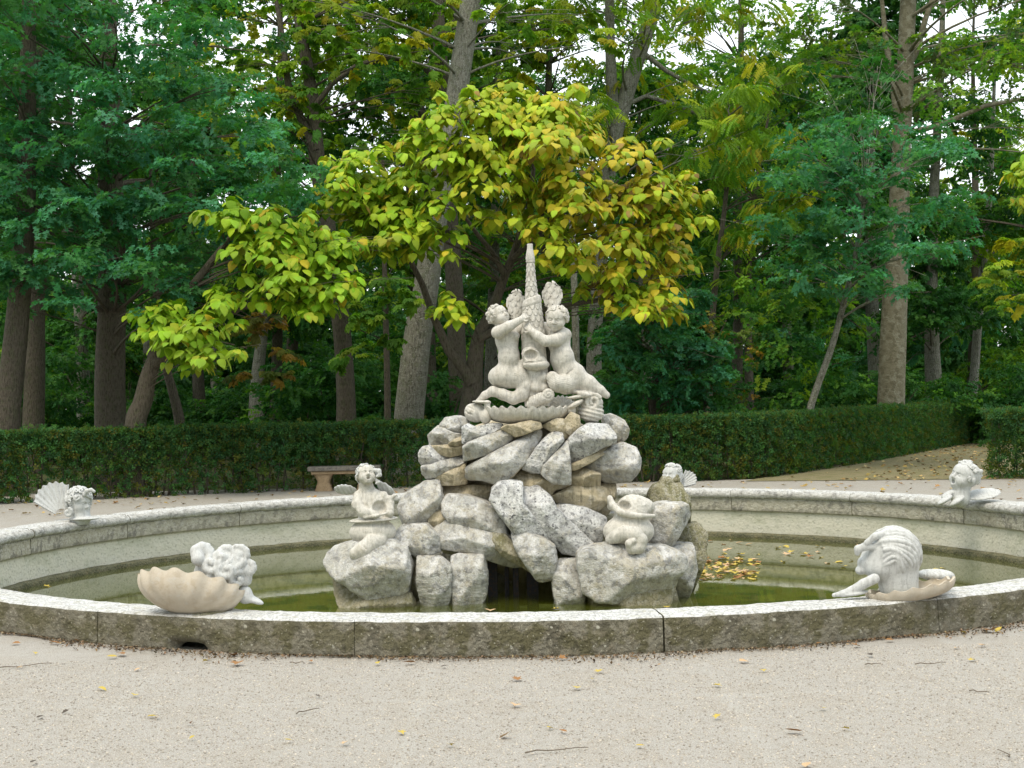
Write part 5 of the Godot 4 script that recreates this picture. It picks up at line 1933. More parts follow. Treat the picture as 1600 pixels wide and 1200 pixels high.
func branch(t: Tree3, to: Vector3, r: RandomNumberGenerator, thick := 1.0) -> void:   # from the trunk to a clump
	var best := 0
	var score := 1e9
	for i in t.path.size():
		var d := t.path[i].distance_to(to) + maxf(0.0, t.path[i].y - to.y + 0.4) * 3.0
		if d < score and t.path[i].y > 0.8:
			score = d
			best = i
	var a := t.path[best]
	var len_ := a.distance_to(to)
	if len_ < 0.15:
		return
	var m := a.lerp(to, 0.45) + Vector3(r.randfn() * 0.06, 0.10, r.randfn() * 0.06) * len_
	var pts := PackedVector3Array()
	var rad := PackedFloat32Array()
	var r0 := minf(t.radii[best] * 0.4, 0.010 + 0.009 * len_) * thick
	for j in 7:
		var f := j / 6.0
		pts.append(a.lerp(m, f).lerp(m.lerp(to, f), f))
		rad.append(lerpf(r0, 0.006, pow(f, 0.7)))
	t.trunk.tube(pts, rad, 6)
	for q in 3:
		var s0 := pts[4]
		var e := to + Vector3(r.randfn(), r.randfn() * 0.4, r.randfn()) * 0.25 * minf(len_, 2.0)
		t.trunk.tube(PackedVector3Array([s0, s0.lerp(e, 0.5) + Vector3(0, 0.05, 0), e]), PackedFloat32Array([rad[4] * 0.6, rad[4] * 0.4, 0.004]), 5)


func clump(t: Tree3, c: Vector3, rad: Vector3, n: int, size: float, tones: Array, r: RandomNumberGenerator, droop := 0.25) -> void:
	for i in n:
		var d := Vector3(r.randfn(), r.randfn(), r.randfn()).normalized()
		if d.y < -0.2 and r.randf() < 0.55:
			d.y = -d.y
		var f := pow(r.randf(), 0.42)
		var p := c + d * rad * f
		var out := (d * Vector3(1, 0.35, 1) + Vector3(r.randfn(), r.randfn() * 0.4, r.randfn()) * 0.45)
		out.y -= droop
		out = out.normalized()
		var up := (Vector3.UP + Vector3(r.randfn(), 0, r.randfn()) * 0.28).normalized()
		var x := up.cross(out)
		if x.length() < 0.05:
			x = Vector3.RIGHT
		x = x.normalized()
		var s := size * r.randf_range(0.75, 1.25)
		t.where.append(Transform3D(Basis(x * s, out.cross(x).normalized() * s, out * s), p))
		t.cols.append(pick(r, tones))


func crown(t: Tree3, kind: String, mat: String, pads: Array, depth: float, size: float, per: float, tones: Array, seed_: int, droop := 0.25, spread := 1.0, flat := 0.6, hold := true) -> void:
	# pads: x, y, half width, half height in photograph pixels
	var r := RandomNumberGenerator.new()
	r.seed = seed_
	for i in range(0, pads.size(), 4):
		var dz := r.randfn() * spread
		var z := EYE.z - depth + dz
		var c := at(pads[i], pads[i + 1], z) - t.root.position
		var rx: float = pads[i + 2] * (EYE.z - z) / FOCAL
		var ry: float = pads[i + 3] * (EYE.z - z) / FOCAL
		if hold and r.randf() < 0.62:
			branch(t, c + Vector3(0, -ry * 0.3, 0), r)
		var rad := Vector3(rx, ry, maxf(rx, ry) * 0.9)
		clump(t, c, rad, int(1.5 * per * (rx * ry + 0.25) / (size * size) + 4), size, tones, r, droop)


func seal(t: Tree3, kind: String, mat: String, bark: Material) -> void:
	if t.trunk.v.size():
		part("limbs", t.trunk.mesh(), t.root, bark)
	if t.where.is_empty():
		return
	if not sprays.has(kind):
		sprays[kind] = spray(kind, kind.length() * 13 + 5)
	scatter("crown", sprays[kind], M[mat], t.where, t.cols, t.root)


func random_pads(x0: float, x1: float, y0: float, y1: float, n: int, w: float, h: float, seed_: int, keep = null) -> Array:
	var r := RandomNumberGenerator.new()
	r.seed = seed_
	var out := []
	var tries := 0
	while out.size() < n * 4 and tries < n * 40:
		tries += 1
		var x := r.randf_range(x0, x1)
		var y := r.randf_range(y0, y1)
		if keep != null and not keep.call(x, y):
			continue
		out.append_array([x, y, w * r.randf_range(0.6, 1.3), h * r.randf_range(0.6, 1.3)])
	return out


func catalpa_leaves(t: Tree3, pads: Array, depth: float, tones: Array, brown: Callable, seed_: int, spread: float, dome: Vector2) -> void:
	# big single heart-shaped leaves in drooping tiers: the ones that show most are parts, the rest one mass
	var lime_tones := [Color(0.27, 0.45, 0.022), Color(0.33, 0.48, 0.024), Color(0.22, 0.40, 0.022)]
	var r := RandomNumberGenerator.new()
	r.seed = seed_
	var all := []
	var wider := pads.duplicate()
	for i in range(0, pads.size(), 4):     # small shoots that stick out of the clumps
		for q in 2:
			var an := r.randf_range(-0.5, PI + 0.5)
			wider.append_array([pads[i] + cos(an) * pads[i + 2] * 1.15, pads[i + 1] - sin(an) * pads[i + 3] * 1.1, pads[i + 2] * r.randf_range(0.22, 0.42), pads[i + 3] * r.randf_range(0.25, 0.4)])
	pads = wider
	for i in range(0, pads.size(), 4):
		var px: float = pads[i]
		var py: float = pads[i + 1]
		var bulge := 1.0 - pow((px - dome.x) / dome.y, 2.0)
		var z := EYE.z - depth + spread * bulge * 1.2 + r.randfn() * spread * 0.35
		var c := at(px, py, z) - t.root.position
		var k := (EYE.z - z) / FOCAL
		var rx: float = pads[i + 2] * k
		var ry: float = pads[i + 3] * k * 0.8
		if r.randf() < 0.42:
			branch(t, c + Vector3(0, -ry * 0.4, -0.1), r, 0.6)
		var tone_k := r.randf_range(0.82, 1.15)
		for tier in 4:
			var f := tier / 3.0
			var tc := c + Vector3(0, lerpf(ry * 0.75, -ry * 0.7, f), lerpf(-0.15, 0.35, f))
			var tr := rx * lerpf(0.62, 1.0, f)
			var n := int(62.0 * (rx * ry) / 0.12 / 4.0 + 4.0)
			for q in n:
				var a := r.randf() * TAU
				var rr := sqrt(r.randf())
				var p := tc + Vector3(sin(a) * tr * rr, r.randfn() * ry * 0.11 - rr * rr * 0.12, cos(a) * tr * 0.8 * rr)
				var steep := r.randf_range(0.0, 0.35) + r.randf_range(0.2, 1.1) * rr * rr + 0.35 * f * rr
				var out := Vector3(sin(a), -steep, cos(a) * 0.9 + 0.25).normalized()
				var up := (Vector3.UP + Vector3(r.randfn(), 0, r.randfn()) * 0.22).normalized()
				var x := up.cross(out).normalized()
				var s := r.randf_range(0.11, 0.195)
				var b := Basis(x * s, out.cross(x).normalized() * s, out * s)
				var w := p + t.root.position
				var col := pick(r, tones if px > 700.0 or r.randf() < 0.45 else lime_tones) * tone_k
				var bk: float = brown.call(px, py)
				if r.randf() < bk * 0.5:
					col = Color(0.30, 0.20, 0.05) * r.randf_range(0.7, 1.3)
				elif r.randf() < bk * 3.6:
					col = Color(0.52, 0.42, 0.03) * r.randf_range(0.8, 1.15)
				all.append([p.z + 0.3 * p.y * 0.0 + r.randf() * 0.5, Transform3D(b, p), col])
	all.sort_custom(func(a, b): return a[0] > b[0])
	var lm := heart_leaf()
	var variants := []
	for i in 10:
		var m: StandardMaterial3D = (M.soft_leaf as StandardMaterial3D).duplicate()
		m.resource_name = "catalpa_leaf_%d" % i
		variants.append(m)
	var groups := []
	for i in 10:
		groups.append([])
	var single := mini(300, all.size())
	# tones of the single leaves: ten averaged ones
	var tens := []
	for i in single:
		tens.append(all[i][2])
	tens.sort_custom(func(a, b): return a.r / (a.g + 0.01) < b.r / (b.g + 0.01))
	for i in 10:
		(variants[i] as StandardMaterial3D).albedo_color = (tens[mini(int((i + 0.5) * single / 10.0), single - 1)] as Color).linear_to_srgb()
	for i in single:
		var c: Color = all[i][2]
		var best := 0
		var bd := 9.0
		for j in 10:
			var v: Color = (variants[j] as StandardMaterial3D).albedo_color.srgb_to_linear()
			var d := absf(v.r - c.r) + absf(v.g - c.g)
			if d < bd:
				bd = d
				best = j
		var o := piece("leaf", i, lm, t.root, variants[best])
		o.transform = all[i][1]
	for i in range(single, all.size()):
		t.where.append(all[i][1])
		t.cols.append(all[i][2])
	if t.trunk.v.size():
		part("limbs", t.trunk.mesh(), t.root, M.dark_bark)
	scatter("crown", lm, M.soft_leaf, t.where, t.cols, t.root)


func build_trees() -> void:
	var yellow := [Color(0.35, 0.46, 0.022), Color(0.41, 0.49, 0.024), Color(0.29, 0.43, 0.022), Color(0.46, 0.47, 0.03), Color(0.30, 0.44, 0.024)]
	var lime := [Color(0.24, 0.43, 0.022), Color(0.31, 0.47, 0.026), Color(0.20, 0.38, 0.022), Color(0.38, 0.46, 0.03)]
	var blue := [Color(0.065, 0.265, 0.120), Color(0.085, 0.310, 0.150), Color(0.052, 0.215, 0.090), Color(0.11, 0.34, 0.18), Color(0.09, 0.27, 0.075), Color(0.07, 0.23, 0.07)]
	var deep := [Color(0.048, 0.170, 0.040), Color(0.064, 0.200, 0.048), Color(0.036, 0.130, 0.034), Color(0.085, 0.225, 0.040)]
	var mid := [Color(0.14, 0.31, 0.036), Color(0.19, 0.37, 0.040), Color(0.10, 0.25, 0.036), Color(0.26, 0.40, 0.038)]
	var warm := [Color(0.28, 0.44, 0.034), Color(0.38, 0.48, 0.036), Color(0.20, 0.36, 0.034), Color(0.48, 0.46, 0.034), Color(0.15, 0.32, 0.036)]
	var rust := [Color(0.34, 0.22, 0.05), Color(0.26, 0.27, 0.06), Color(0.42, 0.28, 0.05), Color(0.16, 0.23, 0.05)]

	# the yellowing catalpa behind the figures
	var t := tree_at("catalpa with large yellowing heart-shaped leaves, right behind the winged stone figures", "catalpa_tree", M.dark_bark, 27.0, [735, 655, 40, 738, 620, 34, 740, 590, 30, 748, 527, 20, 769, 486, 17, 789, 429, 14, 803, 395, 12, 825, 330, 9, 835, 250, 6], 3)
	limb(t, [738, 600, 24, 727, 580, 18, 701, 548, 15, 676, 491, 12, 660, 445, 10, 640, 405, 8, 612, 370, 6], 26.9)
	limb(t, [789, 430, 11, 770, 395, 8, 745, 365, 7, 720, 330, 5], 26.9)
	limb(t, [748, 530, 14, 800, 500, 11, 860, 480, 9, 930, 470, 7, 990, 455, 5], 26.9)
	limb(t, [800, 405, 10, 850, 360, 8, 900, 300, 7, 930, 250, 5], 26.9)
	catalpa_leaves(t, [800, 150, 62, 36, 750, 168, 45, 30, 860, 165, 62, 36, 905, 205, 55, 36, 975, 235, 58, 36, 1020, 285, 52, 36, 1050, 335, 45, 34, 1055, 395, 40, 36, 1035, 445, 42, 32, 985, 400, 55, 36, 915, 350, 55, 32, 955, 310, 60, 36, 890, 265, 60, 36, 815, 230, 60, 36, 735, 215, 50, 30, 690, 175, 38, 26, 690, 235, 48, 30, 750, 280, 58, 34, 825, 300, 46, 26, 640, 270, 46, 32, 580, 285, 50, 34, 535, 275, 32, 28, 560, 248, 42, 26, 620, 320, 52, 30, 575, 335, 38, 24, 660, 345, 40, 22, 870, 375, 42, 24, 705, 472, 26, 17, 720, 490, 20, 12, 1000, 475, 38, 22, 940, 430, 40, 22, 845, 345, 36, 20, 600, 390, 28, 16, 690, 310, 44, 26, 640, 330, 44, 26, 600, 310, 44, 24, 700, 360, 36, 18, 650, 210, 34, 22, 555, 330, 36, 26, 540, 300, 34, 26, 660, 380, 40, 22, 620, 360, 40, 20, 800, 190, 60, 34, 860, 210, 60, 34, 780, 250, 50, 30, 900, 310, 54, 30, 960, 370, 50, 30, 1020, 350, 44, 32, 1000, 300, 50, 32, 850, 300, 46, 26, 900, 400, 46, 26, 960, 450, 44, 24, 1040, 480, 34, 18, 780, 170, 50, 30, 720, 250, 46, 28, 570, 370, 36, 22, 1075, 300, 24, 22, 770, 335, 40, 20], 27.0, yellow,
		func(x: float, y: float) -> float: return 0.16 * exp(-(pow(x - 930.0, 2.0) + pow(y - 255.0, 2.0)) / 9000.0) + 0.09 * exp(-(pow(x - 1000.0, 2.0) + pow(y - 400.0, 2.0)) / 12000.0) + 0.012, 101, 1.2, Vector2(800, 420))

	# the greener catalpa on the left
	t = tree_at("catalpa with bright green heart-shaped leaves on low drooping boughs, left of the fountain", "catalpa_tree", M.dark_bark, 24.6, [212, 668, 34, 222, 630, 30, 232, 590, 26, 250, 540, 20, 285, 470, 15, 330, 410, 12, 370, 360, 9], 7)
	limb(t, [240, 570, 14, 300, 520, 10, 400, 470, 8, 490, 430, 5], 24.5)
	catalpa_leaves(t, [300, 505, 52, 30, 262, 500, 40, 24, 330, 545, 38, 20, 250, 480, 34, 18, 290, 548, 30, 18, 345, 465, 24, 16, 440, 360, 48, 32, 390, 340, 42, 24, 480, 365, 44, 32, 515, 415, 40, 30, 455, 415, 46, 30, 500, 460, 42, 26, 425, 390, 40, 24, 540, 400, 20, 20, 480, 480, 26, 14, 400, 460, 28, 14, 360, 330, 36, 20, 420, 330, 40, 20, 460, 390, 46, 26, 520, 380, 38, 26, 500, 440, 44, 26, 430, 440, 44, 22, 380, 380, 36, 20, 530, 440, 28, 24, 320, 500, 44, 24, 280, 520, 44, 24, 310, 560, 30, 16, 235, 505, 24, 18], 24.6, lime,
		func(x: float, y: float) -> float: return 0.012, 102, 0.7, Vector2(380, 260))

	# the blue-green maple that fills the left
	t = tree_at("blue-green field maple with layered sprays and a dark trunk, filling the left side", "maple_tree", M.dark_bark, 27.5, [172, 668, 50, 173, 560, 46, 175, 420, 42, 172, 250, 36, 170, 80, 28, 168, -80, 20], 11)
	var in_maple := func(x: float, y: float) -> bool:
		var right := 360.0 + 120.0 * smoothstep(40.0, 260.0, y) - 160.0 * smoothstep(320.0, 520.0, y)
		return x < right and y < 470.0 + 50.0 * sin(x * 0.02)
	crown(t, "maple", "leaf", random_pads(-40, 500, -60, 530, 105, 52, 17, 201, in_maple), 26.0, 0.36, 1.5, blue, 202, 0.3, 1.1)
	crown(t, "maple", "leaf", [170, 60, 44, 20, 175, 130, 44, 20, 165, 190, 44, 18, 180, 250, 44, 18, 170, 310, 40, 18, 185, 370, 40, 18, 160, 420, 36, 16, 30, 120, 44, 22, 45, 200, 40, 20, 30, 290, 40, 20, 50, 360, 36, 18, 20, 420, 34, 16, 120, 400, 40, 18, 80, 300, 44, 18, 220, 420, 40, 18, 350, 130, 50, 24, 400, 200, 44, 20, 270, 470, 38, 22, 245, 500, 36, 18, 290, 440, 34, 14, 95, 230, 60, 16, 200, 215, 60, 20, 250, 90, 60, 26, 330, 190, 60, 20, 420, 250, 48, 24, 450, 290, 40, 20, 120, 320, 60, 16, 300, 330, 60, 20], 24.6, 0.33, 2.0, blue, 203, 0.3, 0.5)
	crown(t, "maple", "leaf", random_pads(-60, 420, -60, 440, 62, 52, 16, 206, in_maple), 25.0, 0.34, 1.4, blue, 207, 0.3, 0.5, 0.6, false)
	crown(t, "maple", "leaf", random_pads(-60, 430, -80, 420, 70, 70, 34, 204), 30.5, 0.42, 1.3, deep, 205, 0.3, 1.4)
	seal(t, "maple", "leaf", M.dark_bark)

	# dark trunks at the far left
	t = tree_at("dark leaning trunk at the far left edge, under the maple leaves", "dark_tree", M.dark_bark, 25.5, [8, 690, 44, 18, 580, 38, 32, 450, 34, 40, 300, 30, 44, 100, 24, 46, -80, 18], 13)
	crown(t, "maple", "leaf", random_pads(-120, 160, -80, 380, 34, 60, 26, 211), 26.5, 0.38, 1.4, deep + blue, 212, 0.3, 1.0)
	seal(t, "maple", "leaf", M.dark_bark)
	t = tree_at("second dark trunk from the left, straight, behind the maple", "dark_tree", M.dark_bark, 34.0, [52, 668, 34, 55, 520, 30, 58, 380, 27, 60, 100, 20, 60, -60, 14], 15)
	crown(t, "oval", "leaf", random_pads(-60, 190, -60, 420, 24, 70, 40, 213), 35.0, 0.5, 1.2, deep, 214, 0.3, 1.2)
	seal(t, "oval", "leaf", M.dark_bark)
	t = tree_at("slim grey-brown trunk leaning left, just right of the bright green catalpa's low bough", "slim_tree", M.dark_bark, 29.0, [282, 672, 17, 272, 620, 15, 260, 575, 13, 250, 520, 11, 240, 400, 9, 236, 260, 6], 16)
	crown(t, "oval", "leaf", random_pads(170, 330, 300, 470, 8, 44, 24, 215), 29.0, 0.34, 1.1, deep, 216, 0.3, 0.6)
	seal(t, "oval", "leaf", M.dark_bark)

	# pale leaning trunk left of the figures
	t = tree_at("tall pale grey trunk leaning right, left of the winged stone figures", "tall_tree", M.grey_bark, 30.5, [638, 668, 47, 646, 580, 45, 657, 500, 42, 671, 410, 38, 690, 290, 36, 712, 160, 34, 736, 0, 32, 755, -140, 28, 775, -300, 20], 17)
	limb(t, [738, -20, 16, 690, -70, 12, 620, -120, 8], 30.5)
	crown(t, "chestnut", "leaf", random_pads(480, 960, -330, 90, 62, 64, 28, 221), 30.5, 0.44, 0.8, warm, 222, 0.35, 1.6)
	seal(t, "chestnut", "leaf", M.grey_bark)

	# forked dark tree behind the left catalpa
	t = tree_at("dark forked tree with rusty green leaves, between the maple and the pale leaning trunk", "forked_tree", M.dark_bark, 33.0, [541, 668, 32, 540, 600, 29, 532, 500, 28, 518, 400, 27, 503, 300, 27, 495, 240, 25, 488, 155, 20, 478, 90, 18, 466, 20, 16, 455, -100, 11], 19)
	limb(t, [494, 235, 16, 472, 190, 13, 450, 130, 11, 440, 50, 9, 425, -40, 6], 32.9)
	limb(t, [488, 170, 9, 520, 130, 8, 560, 100, 7, 610, 90, 5], 32.9)
	crown(t, "chestnut", "leaf", random_pads(360, 680, -120, 260, 78, 54, 24, 223), 33.0, 0.44, 0.9, warm + mid, 224, 0.35, 1.5)
	crown(t, "chestnut", "leaf", [395, 520, 40, 14, 430, 555, 40, 14, 400, 590, 34, 10, 440, 590, 24, 10, 420, 500, 30, 8], 27.5, 0.34, 1.4, rust, 225, 0.3, 0.3, 0.6, false)
	crown(t, "chestnut", "leaf", [590, 500, 36, 14, 615, 470, 34, 14, 570, 540, 40, 14, 545, 560, 30, 12, 610, 535, 26, 12, 600, 440, 34, 14, 640, 470, 20, 16, 555, 500, 30, 14], 29.0, 0.36, 1.3, mid, 226, 0.3, 0.4, 0.6, false)
	seal(t, "chestnut", "leaf", M.dark_bark)
	t = tree_at("thin straight dark trunk close to the left of the pale leaning trunk", "slim_tree", M.dark_bark, 32.0, [606, 665, 11, 605, 600, 10, 603, 500, 9, 600, 380, 7, 598, 250, 5], 20)
	crown(t, "oval", "leaf", random_pads(540, 660, 360, 520, 10, 40, 22, 227), 32.5, 0.36, 1.0, deep + mid, 228, 0.3, 0.6)
	seal(t, "oval", "leaf", M.dark_bark)
	upper_canopy(mid, warm)
	t = tree_at("straight dark trunk rising beside the pale leaning trunk at the top", "dark_tree", M.dark_bark, 36.0, [718, 660, 30, 712, 500, 28, 704, 350, 25, 695, 200, 23, 688, 80, 21, 682, -40, 18, 676, -200, 12], 21)
	limb(t, [690, 130, 10, 650, 95, 8, 600, 90, 7, 560, 110, 5], 36.0)
	limb(t, [688, 70, 10, 720, 10, 8, 760, -40, 6], 36.0)
	crown(t, "chestnut", "leaf", random_pads(560, 880, -180, 150, 40, 56, 24, 231), 36.0, 0.46, 0.8, warm + mid, 232, 0.35, 1.6)
	seal(t, "chestnut", "leaf", M.dark_bark)

	# leaning pair behind the catalpa's right half
	t = tree_at("grey-brown trunk forking high up, behind the right half of the yellowing catalpa", "forked_tree", M.grey_bark, 34.0, [928, 660, 26, 928, 560, 24, 934, 460, 22, 945, 330, 21, 960, 220, 22, 974, 165, 24, 1000, 80, 24, 1020, 20, 22, 1040, -60, 16, 1060, -200, 10], 23)
	limb(t, [965, 205, 20, 956, 140, 18, 953, 60, 16, 952, -30, 14, 950, -160, 8], 34.0)
	limb(t, [1002, 80, 9, 1040, 110, 7, 1075, 130, 6, 1120, 150, 4], 34.0)
	limb(t, [975, 165, 8, 1010, 150, 7, 1060, 165, 6, 1120, 190, 4], 34.0)
	crown(t, "pinnate", "leaf", random_pads(860, 1200, -180, 230, 80, 50, 24, 233), 33.4, 0.50, 0.8, warm, 234, 0.4, 1.8)
	seal(t, "pinnate", "leaf", M.grey_bark)
	t = tree_at("slim grey trunk just right of the right-hand winged figure", "slim_tree", M.grey_bark, 31.0, [901, 655, 13, 900, 560, 12, 898, 470, 11, 893, 330, 9, 890, 180, 6], 24)
	crown(t, "oval", "leaf", random_pads(820, 960, 120, 320, 8, 44, 24, 235), 32.0, 0.36, 0.9, mid, 236, 0.3, 0.6)
	seal(t, "oval", "leaf", M.grey_bark)

	# yellow-green pinnate foliage right of the catalpa
	t = tree_at("light yellow-green tree with feathery leaves, right of the yellowing catalpa", "feathery_tree", M.dark_bark, 33.0, [1108, 655, 12, 1110, 540, 11, 1120, 420, 9, 1135, 300, 7, 1140, 180, 5], 25)
	crown(t, "pinnate", "leaf", random_pads(1060, 1250, 110, 400, 34, 44, 20, 237), 33.0, 0.48, 0.95, warm + mid, 238, 0.5, 1.2)
	crown(t, "pinnate", "leaf", [1225, 290, 40, 18, 1250, 265, 36, 16, 1240, 320, 34, 16, 1200, 280, 36, 16, 1270, 300, 30, 16, 1190, 330, 40, 16, 1210, 350, 34, 14, 1150, 260, 34, 22, 1160, 240, 22, 14, 1230, 300, 26, 12, 1120, 200, 40, 16, 1170, 190, 34, 12], 31.0, 0.46, 1.6, warm, 239, 0.5, 0.5, 0.6, false)
	crown(t, "chestnut", "leaf", [1140, 440, 40, 16, 1180, 420, 40, 14, 1110, 410, 30, 14, 1190, 460, 30, 12], 32.0, 0.4, 1.2, mid, 240, 0.3, 0.5, 0.6, false)
	seal(t, "pinnate", "leaf", M.dark_bark)

	# shrub right of the figures
	t = tree_at("dense blue-green shrub with layered sprays, right of the winged stone figures", "layered_shrub", M.dark_bark, 28.5, [1020, 660, 12, 1022, 600, 10, 1030, 540, 8, 1040, 470, 5], 27)
	crown(t, "maple", "leaf", random_pads(945, 1125, 455, 650, 66, 34, 10, 241, func(x, y): return absf(x - 1035.0 - (y - 560) * -0.05) < 40.0 + 60.0 * smoothstep(430.0, 560.0, y)), 28.0, 0.27, 1.5, blue, 242, 0.3, 0.6)
	crown(t, "oval", "leaf", random_pads(950, 1130, 470, 660, 30, 44, 26, 243), 29.2, 0.30, 1.2, deep, 244, 0.3, 0.4)
	seal(t, "maple", "leaf", M.dark_bark)

	# plane tree on the right
	t = tree_at("big mottled plane tree trunk standing behind the hedge on the right", "plane_tree", M.plane_bark, 35.0, [1391, 655, 44, 1393, 600, 42, 1397, 500, 40, 1401, 400, 36, 1406, 300, 31, 1410, 200, 27, 1415, 110, 26, 1419, 0, 25, 1424, -140, 20, 1430, -300, 12], 29)
	limb(t, [1404, 190, 13, 1392, 110, 11, 1384, 60, 9, 1376, -20, 6], 35.0)
	limb(t, [1414, 110, 12, 1432, 80, 11, 1446, 30, 9, 1470, -40, 6], 35.0)
	limb(t, [1412, 210, 10, 1470, 195, 8, 1540, 165, 7, 1620, 150, 5], 35.0)
	crown(t, "maple", "leaf", random_pads(1200, 1680, -260, 260, 92, 48, 22, 245, func(x, y): return y < 120.0 + 0.28 * (x - 1200.0) and not (absf(x - 1408.0) < 34.0 and y > 60.0)), 34.5, 0.42, 1.2, mid + [Color(0.10, 0.15, 0.05), Color(0.085, 0.13, 0.04)], 246, 0.3, 2.0)
	seal(t, "maple", "leaf", M.plane_bark)

	# smaller blue-green maple across the plane trunk
	t = tree_at("blue-green maple on a thin leaning stem, its crown across the plane trunk", "maple_tree", M.grey_bark, 28.5, [1264, 655, 12, 1275, 610, 11, 1300, 540, 10, 1322, 460, 9, 1338, 390, 7, 1350, 320, 5], 31)
	crown(t, "maple", "leaf", random_pads(1180, 1515, 160, 470, 84, 40, 13, 247, func(x, y): return pow((x - 1360.0) / 165.0, 2.0) + pow((y - 320.0) / 160.0, 2.0) < 1.0 and not (x < 1270.0 and y < 200.0)), 28.0, 0.32, 1.25, blue, 248, 0.3, 0.9)
	crown(t, "maple", "leaf", random_pads(1170, 1330, 440, 620, 22, 46, 18, 249), 30.0, 0.34, 1.0, deep + mid, 250, 0.3, 0.7, 0.6, false)
	crown(t, "maple", "leaf", random_pads(1260, 1380, 60, 220, 16, 46, 20, 251), 30.0, 0.36, 1.0, deep, 252, 0.3, 0.7)
	seal(t, "maple", "leaf", M.grey_bark)

	# slim tree and yellow sprays at the right edge
	t = tree_at("slim pale trunk with yellowing leaves near the right edge", "slim_tree", M.grey_bark, 47.0, [1518, 655, 16, 1522, 590, 14, 1530, 480, 13, 1540, 380, 11, 1547, 290, 9, 1552, 180, 6, 1556, 60, 4], 33)
	crown(t, "chestnut", "leaf", random_pads(1490, 1660, 210, 470, 30, 40, 18, 253), 46.0, 0.44, 1.1, warm + mid, 254, 0.35, 1.0)
	crown(t, "chestnut", "leaf", [1570, 420, 34, 12, 1590, 470, 30, 12, 1560, 480, 24, 10, 1585, 380, 30, 14, 1550, 440, 24, 9], 31.5, 0.36, 1.3, warm, 255, 0.3, 0.4, 0.6, false)
	seal(t, "chestnut", "leaf", M.grey_bark)
	t = tree_at("catalpa reaching in with lime green leaves at the right edge", "catalpa_tree", M.dark_bark, 24.0, [1760, 690, 34, 1752, 560, 28, 1735, 440, 20, 1715, 340, 14, 1690, 250, 9], 35)
	catalpa_leaves(t, [1610, 262, 32, 26, 1625, 230, 36, 26, 1640, 300, 40, 30, 1680, 240, 46, 34, 1700, 320, 46, 34, 1740, 280, 46, 40, 1612, 312, 22, 12, 1780, 240, 46, 40], 24.0, lime + yellow, func(_x, _y): return 0.01, 103, 0.5, Vector2(1700, 160))

	# bare twiggy bush
	t = tree_at("thin bush with sparse brown leaves, between the blue-green shrub and the leaning stem", "sparse_bush", M.dark_bark, 29.5, [1100, 660, 5, 1105, 600, 4, 1118, 540, 3, 1135, 500, 2], 37)
	crown(t, "oval", "dry_leaf", random_pads(1090, 1190, 500, 620, 10, 26, 12, 257), 29.5, 0.22, 0.35, rust, 258, 0.3, 0.3)
	seal(t, "oval", "leaf", M.dark_bark)

	build_wood(deep, mid, warm, blue)


func beside(px: float) -> String:
	var marks := [[-60, "beyond the left edge trunk"], [80, "behind the second dark trunk"], [200, "behind the blue-green maple"], [300, "behind the lime green catalpa"], [420, "left of the forked dark tree"], [520, "behind the forked dark tree"], [640, "behind the pale leaning trunk"], [740, "behind the yellowing catalpa's trunk"], [830, "straight behind the spire"], [920, "behind the right winged figure"], [1030, "behind the layered shrub"], [1140, "behind the feathery tree"], [1260, "behind the thin leaning stem"], [1340, "left of the plane trunk"], [1450, "right of the plane trunk"], [1530, "behind the slim pale trunk"], [1640, "beyond the right edge"]]
	var best := 0
	for i in marks.size():
		if absf(marks[i][0] - px) < absf(marks[best][0] - px):
			best = i
	return marks[best][1]


var bushes := {}

func bush_label(look: String, where: String, depth: String) -> String:   # those that stand behind one mark are counted from the left
	var key := look + where
	var n: int = bushes.get(key, 0)
	bushes[key] = n + 1
	return "%s %s shady bush from left, %s, %s" % [["first", "second", "third", "fourth", "fifth", "sixth", "seventh", "eighth", "ninth"][mini(n, 8)], look, where, depth]


func build_clearing_edge() -> void:   # the wood closes round the clearing at the sides and behind the camera too
	var r := RandomNumberGenerator.new()
	r.seed = 4242
	var tone := [Color(0.06, 0.17, 0.04), Color(0.09, 0.21, 0.04), Color(0.05, 0.14, 0.04)]
	for i in 22:
		var an := lerpf(-2.05, 2.05, i / 21.0)
		var rad := r.randf_range(24.0, 29.0)
		if absf(an) > 1.3:
			rad = r.randf_range(20.0, 24.0)
		var foot := Vector3(sin(an) * rad, 0, 4.0 + cos(an) * rad)
		var t := Tree3.new()
		t.root = thing("clearing_tree", foot, "tall green tree closing the clearing beside and behind the viewer", "tree", "trees round the clearing")
		var tall := r.randf_range(13.0, 17.0)
		for j in 9:
			var f := j / 8.0
			t.path.append(Vector3(0.2 * sin(f * 5.0 + i), tall * 0.9 * f - 0.1, 0))
			t.radii.append(0.26 * (1.0 - 0.85 * f))
		t.trunk.tube(t.path, t.radii, 10, 0.05, i, 0.3)
		part("trunk", t.trunk.mesh(), t.root, M.dark_bark)
		t.trunk = Shape.new()
		for j in 22:
			var f := r.randf()
			var c := Vector3(r.randfn() * 1.8 * (1.2 - f), lerpf(2.5, tall, f), r.randfn() * 1.8 * (1.2 - f))
			branch(t, c, r)
			clump(t, c, Vector3(1.5, 0.7, 1.5), 60, 0.55, tone, r, 0.3)
		part("limbs", t.trunk.mesh(), t.root, M.dark_bark)
		scatter("crown", sprays["oval"], M.leaf, t.where, t.cols, t.root)


